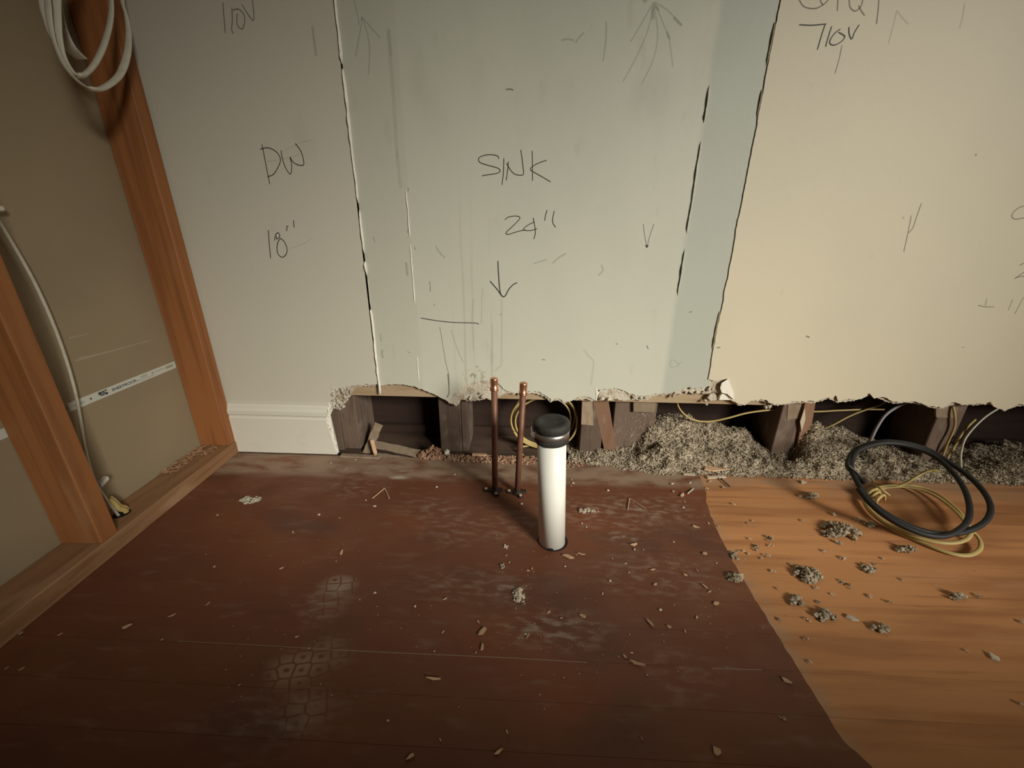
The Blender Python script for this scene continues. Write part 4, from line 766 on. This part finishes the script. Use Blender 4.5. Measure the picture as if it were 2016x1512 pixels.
chips = [(*z1_(1835, 680), 13, 25), (*z1_(1985, 640), 8, 30), (*z1_(485, 1000), 6, 80), (*z1_(540, 990), 13, 12), (*z1_(895, 1040), 8, 50), (*z1_(1355, 1165), 10, 170), (*z1_(1860, 1175), 7, 40), (*z1_(1725, 1225), 9, 25), (*z1_(785, 1435), 9, 115), (*z1_(1950, 1365), 14, 33), (*z1_(1995, 1415), 9, 150), (*z1_(1715, 395), 6, 70), (*z1_(730, 500), 5, 20),
         (*z2_(1275, 670), 9, 110), (*z2_(960, 775), 13, 25), (*z2_(1143, 830), 8, 75), (*z2_(510, 865), 5, 90), (*z2_(900, 945), 6, 30), (*z2_(460, 1115), 11, 50), (*z2_(715, 1325), 4, 0),
         (*z3_(140, 85), 11, 62), (*z3_(165, 150), 19, 130), (*z3_(165, 255), 17, 95), (*z3_(605, 20), 8, 140), (*z3_(688, 58), 6, 175), (*z3_(830, 48), 13, 15), (*z3_(465, 180), 11, 125), (*z3_(550, 185), 4, 110), (*z3_(830, 245), 5, 70), (*z3_(330, 815), 10, 60), (*z3_(270, 945), 19, 142), (*z3_(1220, 860), 9, 65), (*z3_(1255, 435), 4, 30),
         (*z4_(595, 500), 10, 75), (*z4_(520, 735), 8, 155), (*z4_(945, 80), 9, 160), (*z4_(900, 405), 6, 10), (*z4_(1600, 940), 11, 160), (*z4_(1585, 1160), 8, 140), (*z4_(1035, 945), 5, 20), (*z4_(620, 1190), 7, 160), (*z4_(880, 690), 5, 30),
         (*z5_(375, 395), 6, 120), (*z5_(540, 440), 7, 100), (*z5_(510, 455), 6, 10), (*z5_(660, 755), 9, 145), (*z5_(420, 725), 5, 90), (*z5_(355, 345), 5, 20),
         (*z6_(147, 530), 9, 145), (*z6_(428, 537), 8, 150), (*z6_(900, 485), 17, 155), (*z6_(1148, 575), 5, 145), (*z6_(1522, 58), 6, 90), (*z6_(1475, 320), 9, 140), (*z6_(1995, 70), 7, 160), (*z6_(155, 785), 11, 150), (*z6_(45, 780), 7, 150), (*z6_(1220, 405), 11, 155), (*z6_(1695, 898), 5, 150), (809, 1490, 20, 145), (867, 1458, 7, 60), (608, 1277, 6, 30), (472, 1349, 5, 150), (1110, 1335, 6, 20), (1352, 1478, 4, 20), (1535, 1413, 7, 30)]
for (x, yy, ln, an) in chips: tag(chip(x, yy, ln * 1.08, an, rnd.uniform(.3, .5)), LA, 'wood chip', GA)
for (x, yy, ln, an, asp, lab) in [(*z1_(400, 1025), 25, 20, .34, 'orange tan wood chip on the dark floor right in front of the drain pipe'), (*z1_(1140, 880), 21, 172, .3, 'ragged pinkish wood chip on the dark floor beside the drain pipe'), (*z1_(1685, 320), 12, 150, .8, 'pale three-cornered chip near the joint of dark and bare floor by the wall'),
        (*z1_(1940, 980), 13, 165, .6, 'orange three-cornered chip near the edge of the bare floor'), (*z1_(1385, 1330), 12, 145, .5, 'pale curled wood chip midway between drain pipe and bare floor'), (*z2_(1490, 510), 13, 150, .75, 'stubby tan chip close to the bare floor edge'), (*z2_(740, 735), 23, 48, .28, 'long curved pinkish wood curl on the dark floor'),
        (*z2_(580, 1190), 31, 22, .2, 'brown splinter lying beside a pale chip on the dark floor'), (*z3_(1715, 945), 18, 25, .7, 'three-cornered tan chip alone on the dark floor near the camera'), (*z4_(915, 635), 17, 110, .45, 'orange wood chip alone on the dark floor on the stud wall side'), (854, 1338, 28, 8, .14, 'thin straight splinter lying on the dark floor near the camera'), (1547, 1341, 18, 22, .62, 'square tan chip lying on the dark floor edge near the camera')]:
    tag(chip(x, yy, ln * 1.05, an, asp), lab, 'wood chip')
LC = 'tiny pale crumb of plaster scattered on the dark floor'; GC = 'pale crumbs on the dark floor'
crumbs = [z1_(430, 140), z1_(450, 185), z1_(425, 215), z1_(1570, 190), z1_(1780, 180), z1_(845, 265), z1_(1585, 280), z1_(1705, 460), z1_(550, 640), z1_(600, 680), z1_(1590, 850), z1_(1050, 1095), z1_(1085, 1195), z1_(360, 1130), z1_(870, 1290), z1_(1145, 935), z1_(1250, 940), z2_(865, 585), z2_(540, 1070), z2_(295, 250), z2_(1500, 55), z3_(512, 95), z3_(450, 165), z3_(120, 288), z4_(95, 385), z4_(765, 383), z4_(75, 725), z4_(1135, 900), z4_(1530, 1285), z4_(1400, 990), (763, 1420), (1027, 993), (895, 935), (700, 905), (652, 912), (720, 985), (738, 997), (860, 959)]
for (x, yy) in crumbs:
    c = fl(x, yy); r = mpp(x, yy) * rnd.uniform(1.3, 2.4)
    tag(obj('plaster_crumb', MB().blob(c + Vector((0, 0, r * .5)), r, .5, (rnd.uniform(.8, 1.6), rnd.uniform(.8, 1.4), .7), rnd), 'chip_pale'), LC, 'crumb', GC)
ORD = 'first second third fourth fifth sixth seventh eighth ninth tenth eleventh twelfth thirteenth fourteenth fifteenth sixteenth seventeenth eighteenth nineteenth twentieth'.split()
DIRS = ['towards the bare floor', 'towards the insulation heap', 'towards the wall', 'towards the copper pipes', 'towards the stud wall', 'towards the stud wall and camera', 'towards the camera', 'towards the camera and bare floor']
def single_out(prefix, what, ref, refname, dirs=DIRS):
    sec = {}
    for o in [q for q in COL.objects if q.name.split('.')[0] == what]:
        d = o.location - ref; sec.setdefault(int(((math.degrees(math.atan2(d.y, d.x)) + 22.5) % 360) // 45), []).append((d.length, o.name, o))
    for k, l in sec.items():
        for i, (_, _, o) in enumerate(sorted(l, key=lambda t: t[:2])):
            if o.get('group'): o['label'] = f"{prefix}, {ORD[min(i, 19)]} from the {refname} going {dirs[k]}"
single_out('small tan wood chip', 'wood_chip', B0, 'drain pipe')
single_out('tiny plaster crumb', 'plaster_crumb', B0, 'drain pipe')
# V-shaped splinters
def vee(pts, lab, mat='chip_wood', r=.0011):
    tag(obj('splinter', MB().tube([fl(x, yy, .002) for x, yy in pts], r, 6), mat), lab, 'splinter')
vee([(733, 981), (756, 962), (758, 962), (766, 981)], 'thin bent straw coloured splinter on the dark floor in front of the broken laths', 'chip_wood', .0014)
vee([(1236, 1004), (1239, 982), (1241, 982), (1270, 1001)], 'thin bent splinter on the dark floor between drain pipe and bare floor')
vee([(1353, 972), (1358, 968), (1365, 962)], 'tiny forked splinter beside the pale three-cornered chip', 'chip_pale', .002)
# plaster flakes and clumps on the dark floor
tag(clump(1155, 1007, 31, 12, 'chip_pale', 60, 'plaster_flake', .25), 'ragged whitish plaster flake on the dark floor to the side of the drain pipe', 'plaster')
tag(clump(492, 985, 40, 20, 'gypsum', 60, 'plaster_flake', .2), 'flat greyish plaster flake on the dark floor near the baseboard', 'plaster')
tag(clump(1021, 1173, 22, 27, 'chip_pale', 90, 'plaster_lump', .7), 'round whitish plaster lump on the dark floor in front of the drain pipe', 'plaster')
tag(clump(1029, 1187, 11, 8, 'chip_pale', 14, 'plaster_lump', .4), 'small tail of plaster touching the round whitish lump', 'plaster')
tag(clump(995, 1077, 11, 11, 'chip_pale', 18, 'plaster_lump', .6), 'small whitish plaster bit beside the drain pipe foot', 'plaster')
tag(clump(988, 1115, 14, 11, 'chip_pale', 20, 'plaster_lump', .5), 'whitish plaster bit between the drain pipe foot and the round lump', 'plaster')
tag(clump(1446, 1138, 30, 20, 'insulation', 70, 'insulation_clump', .6, .5), 'grey insulation clump lying across the edge of the bare floor', 'insulation')
big = [(1593, 977, 36, 15, 'grey insulation clump on the bare floor nearest the spilled heap'), (1655, 1050, 74, 56, 'largest grey insulation clump on the bare floor below the cable coils'), (1588, 1132, 52, 36, 'rounded insulation clump on the bare floor below the largest clump'), (1566, 1183, 30, 24, 'dark-hollowed insulation clump near the dark floor edge'),
       (1625, 1214, 40, 22, 'loose stringy insulation clump on the bare floor beside the square lump'), (1709, 1121, 26, 17, 'small insulation clump on the bare floor to the side of the largest clump'), (1785, 1084, 42, 16, 'long thin insulation clump just below the yellow coil'), (1713, 1033, 30, 13, 'flat insulation bit tucked beside the yellow coil'), (1884, 1176, 38, 12, 'long thin insulation strand far out on the bare floor'),
       (1732, 1238, 32, 16, 'insulation clump with a pointed end low on the bare floor'), (1445, 1095, 15, 24, 'insulation tuft sitting right on the dark floor edge'), (1514, 1061, 14, 13, 'small insulation tuft above the row of crumbs on the bare floor'), (1488, 1079, 15, 14, 'small insulation tuft in the row of crumbs beside the dark floor')]
for (x, yy, w, h, lab) in big: tag(clump(x, yy, w, h, ang=.45), lab, 'insulation')
tag(chip(1674, 1217, 27, 25, .6, 'chip_pale', .1, 'insulation_lump'), 'squarish flat tan lump on the bare floor', 'insulation')
tag(chip(1958, 1295, 26, 45, .65, 'chip_pale', .1, 'plaster_chip'), 'pale chip alone far out on the bare floor', 'plaster')
LB = 'small pale bit of insulation or plaster scattered on the bare wood floor'; GB = 'small bits on the bare floor'
z7_, z8_, z9_ = Zp(1350, 900, 4.32), Zp(1616, 940, 5.04), Zp(1450, 1150, 3.56)
for (x, yy, ln) in [(*z7_(1385, 1100), 17), (*z7_(1325, 1065), 12), (*z7_(720, 755), 11), (*z7_(450, 800), 9), (*z7_(540, 825), 9), (*z7_(660, 830), 8), (*z7_(700, 840), 11), (*z7_(740, 975), 11), (*z7_(1030, 1385), 13), (*z7_(895, 915), 7), (*z7_(1110, 1120), 11), (*z7_(1250, 1175), 10), (*z7_(1565, 1190), 13), (*z7_(1620, 920), 9), (*z7_(1340, 865), 13), (*z7_(1170, 800), 11), (*z7_(1250, 490), 13),
        (*z7_(1470, 535), 14), (*z7_(985, 540), 7), (*z7_(570, 545), 6), (*z7_(530, 565), 5), (*z7_(540, 700), 7), (*z7_(1000, 215), 15), (*z7_(1130, 1235), 8), (*z7_(770, 1120), 8), (*z7_(490, 800), 6), (*z7_(640, 865), 7), (*z7_(480, 1000), 4), (*z7_(280, 590), 4), (*z7_(795, 1385), 8), (*z8_(225, 810), 12), (*z8_(670, 1240), 12), (*z8_(1560, 1180), 14), (*z8_(800, 1015), 6), (*z8_(610, 805), 6), (*z9_(490, 390), 12), (*z9_(330, 945), 8), (*z9_(510, 548), 9), (*z9_(300, 250), 7), (*z9_(1990, 265), 12), (*z9_(1985, 840), 16), (*z9_(1610, 470), 7), (*z7_(320, 260), 10), (*z7_(180, 270), 7), (*z7_(210, 210), 7), (*z7_(400, 400), 9)]:
    tag(clump(x, yy, ln, ln * .62, rnd.choice(['insulation', 'chip_pale', 'chip_pale']), rnd.randint(6, 10), 'floor_bit', .7), LB, 'debris', GB)
single_out('small pale bit', 'floor_bit', fl(1655, 1050), 'largest insulation clump', ['straight sideways away from the pipe', 'towards the cable coils', 'towards the wall', 'towards the insulation heap', 'towards the dark floor', 'towards the dark floor and camera', 'towards the camera', 'towards the camera, away from pipe'])
# fine grit nobody could count
mb = MB()
for _ in range(420):
    x, yy = rnd.choice([(rnd.uniform(480, 1400), rnd.uniform(905, 960)), (rnd.uniform(1000, 1450), rnd.uniform(940, 1330)), (rnd.uniform(1395, 2000), rnd.uniform(945, 1260)), (rnd.uniform(400, 1100), rnd.uniform(950, 1400))])
    if x > 1380 + (yy - 940) * .5 and rnd.random() < .3: continue
    c = fl(x, yy); r = rnd.uniform(.0003, .0008); mb.blob(c + Vector((0, 0, r * .5)), r, .3, (1.3, 1.3, .7), rnd)
tag(obj('floor_grit', mb, 'chip_pale'), 'fine pale grit sprinkled over the whole floor', 'grit', kind='stuff')
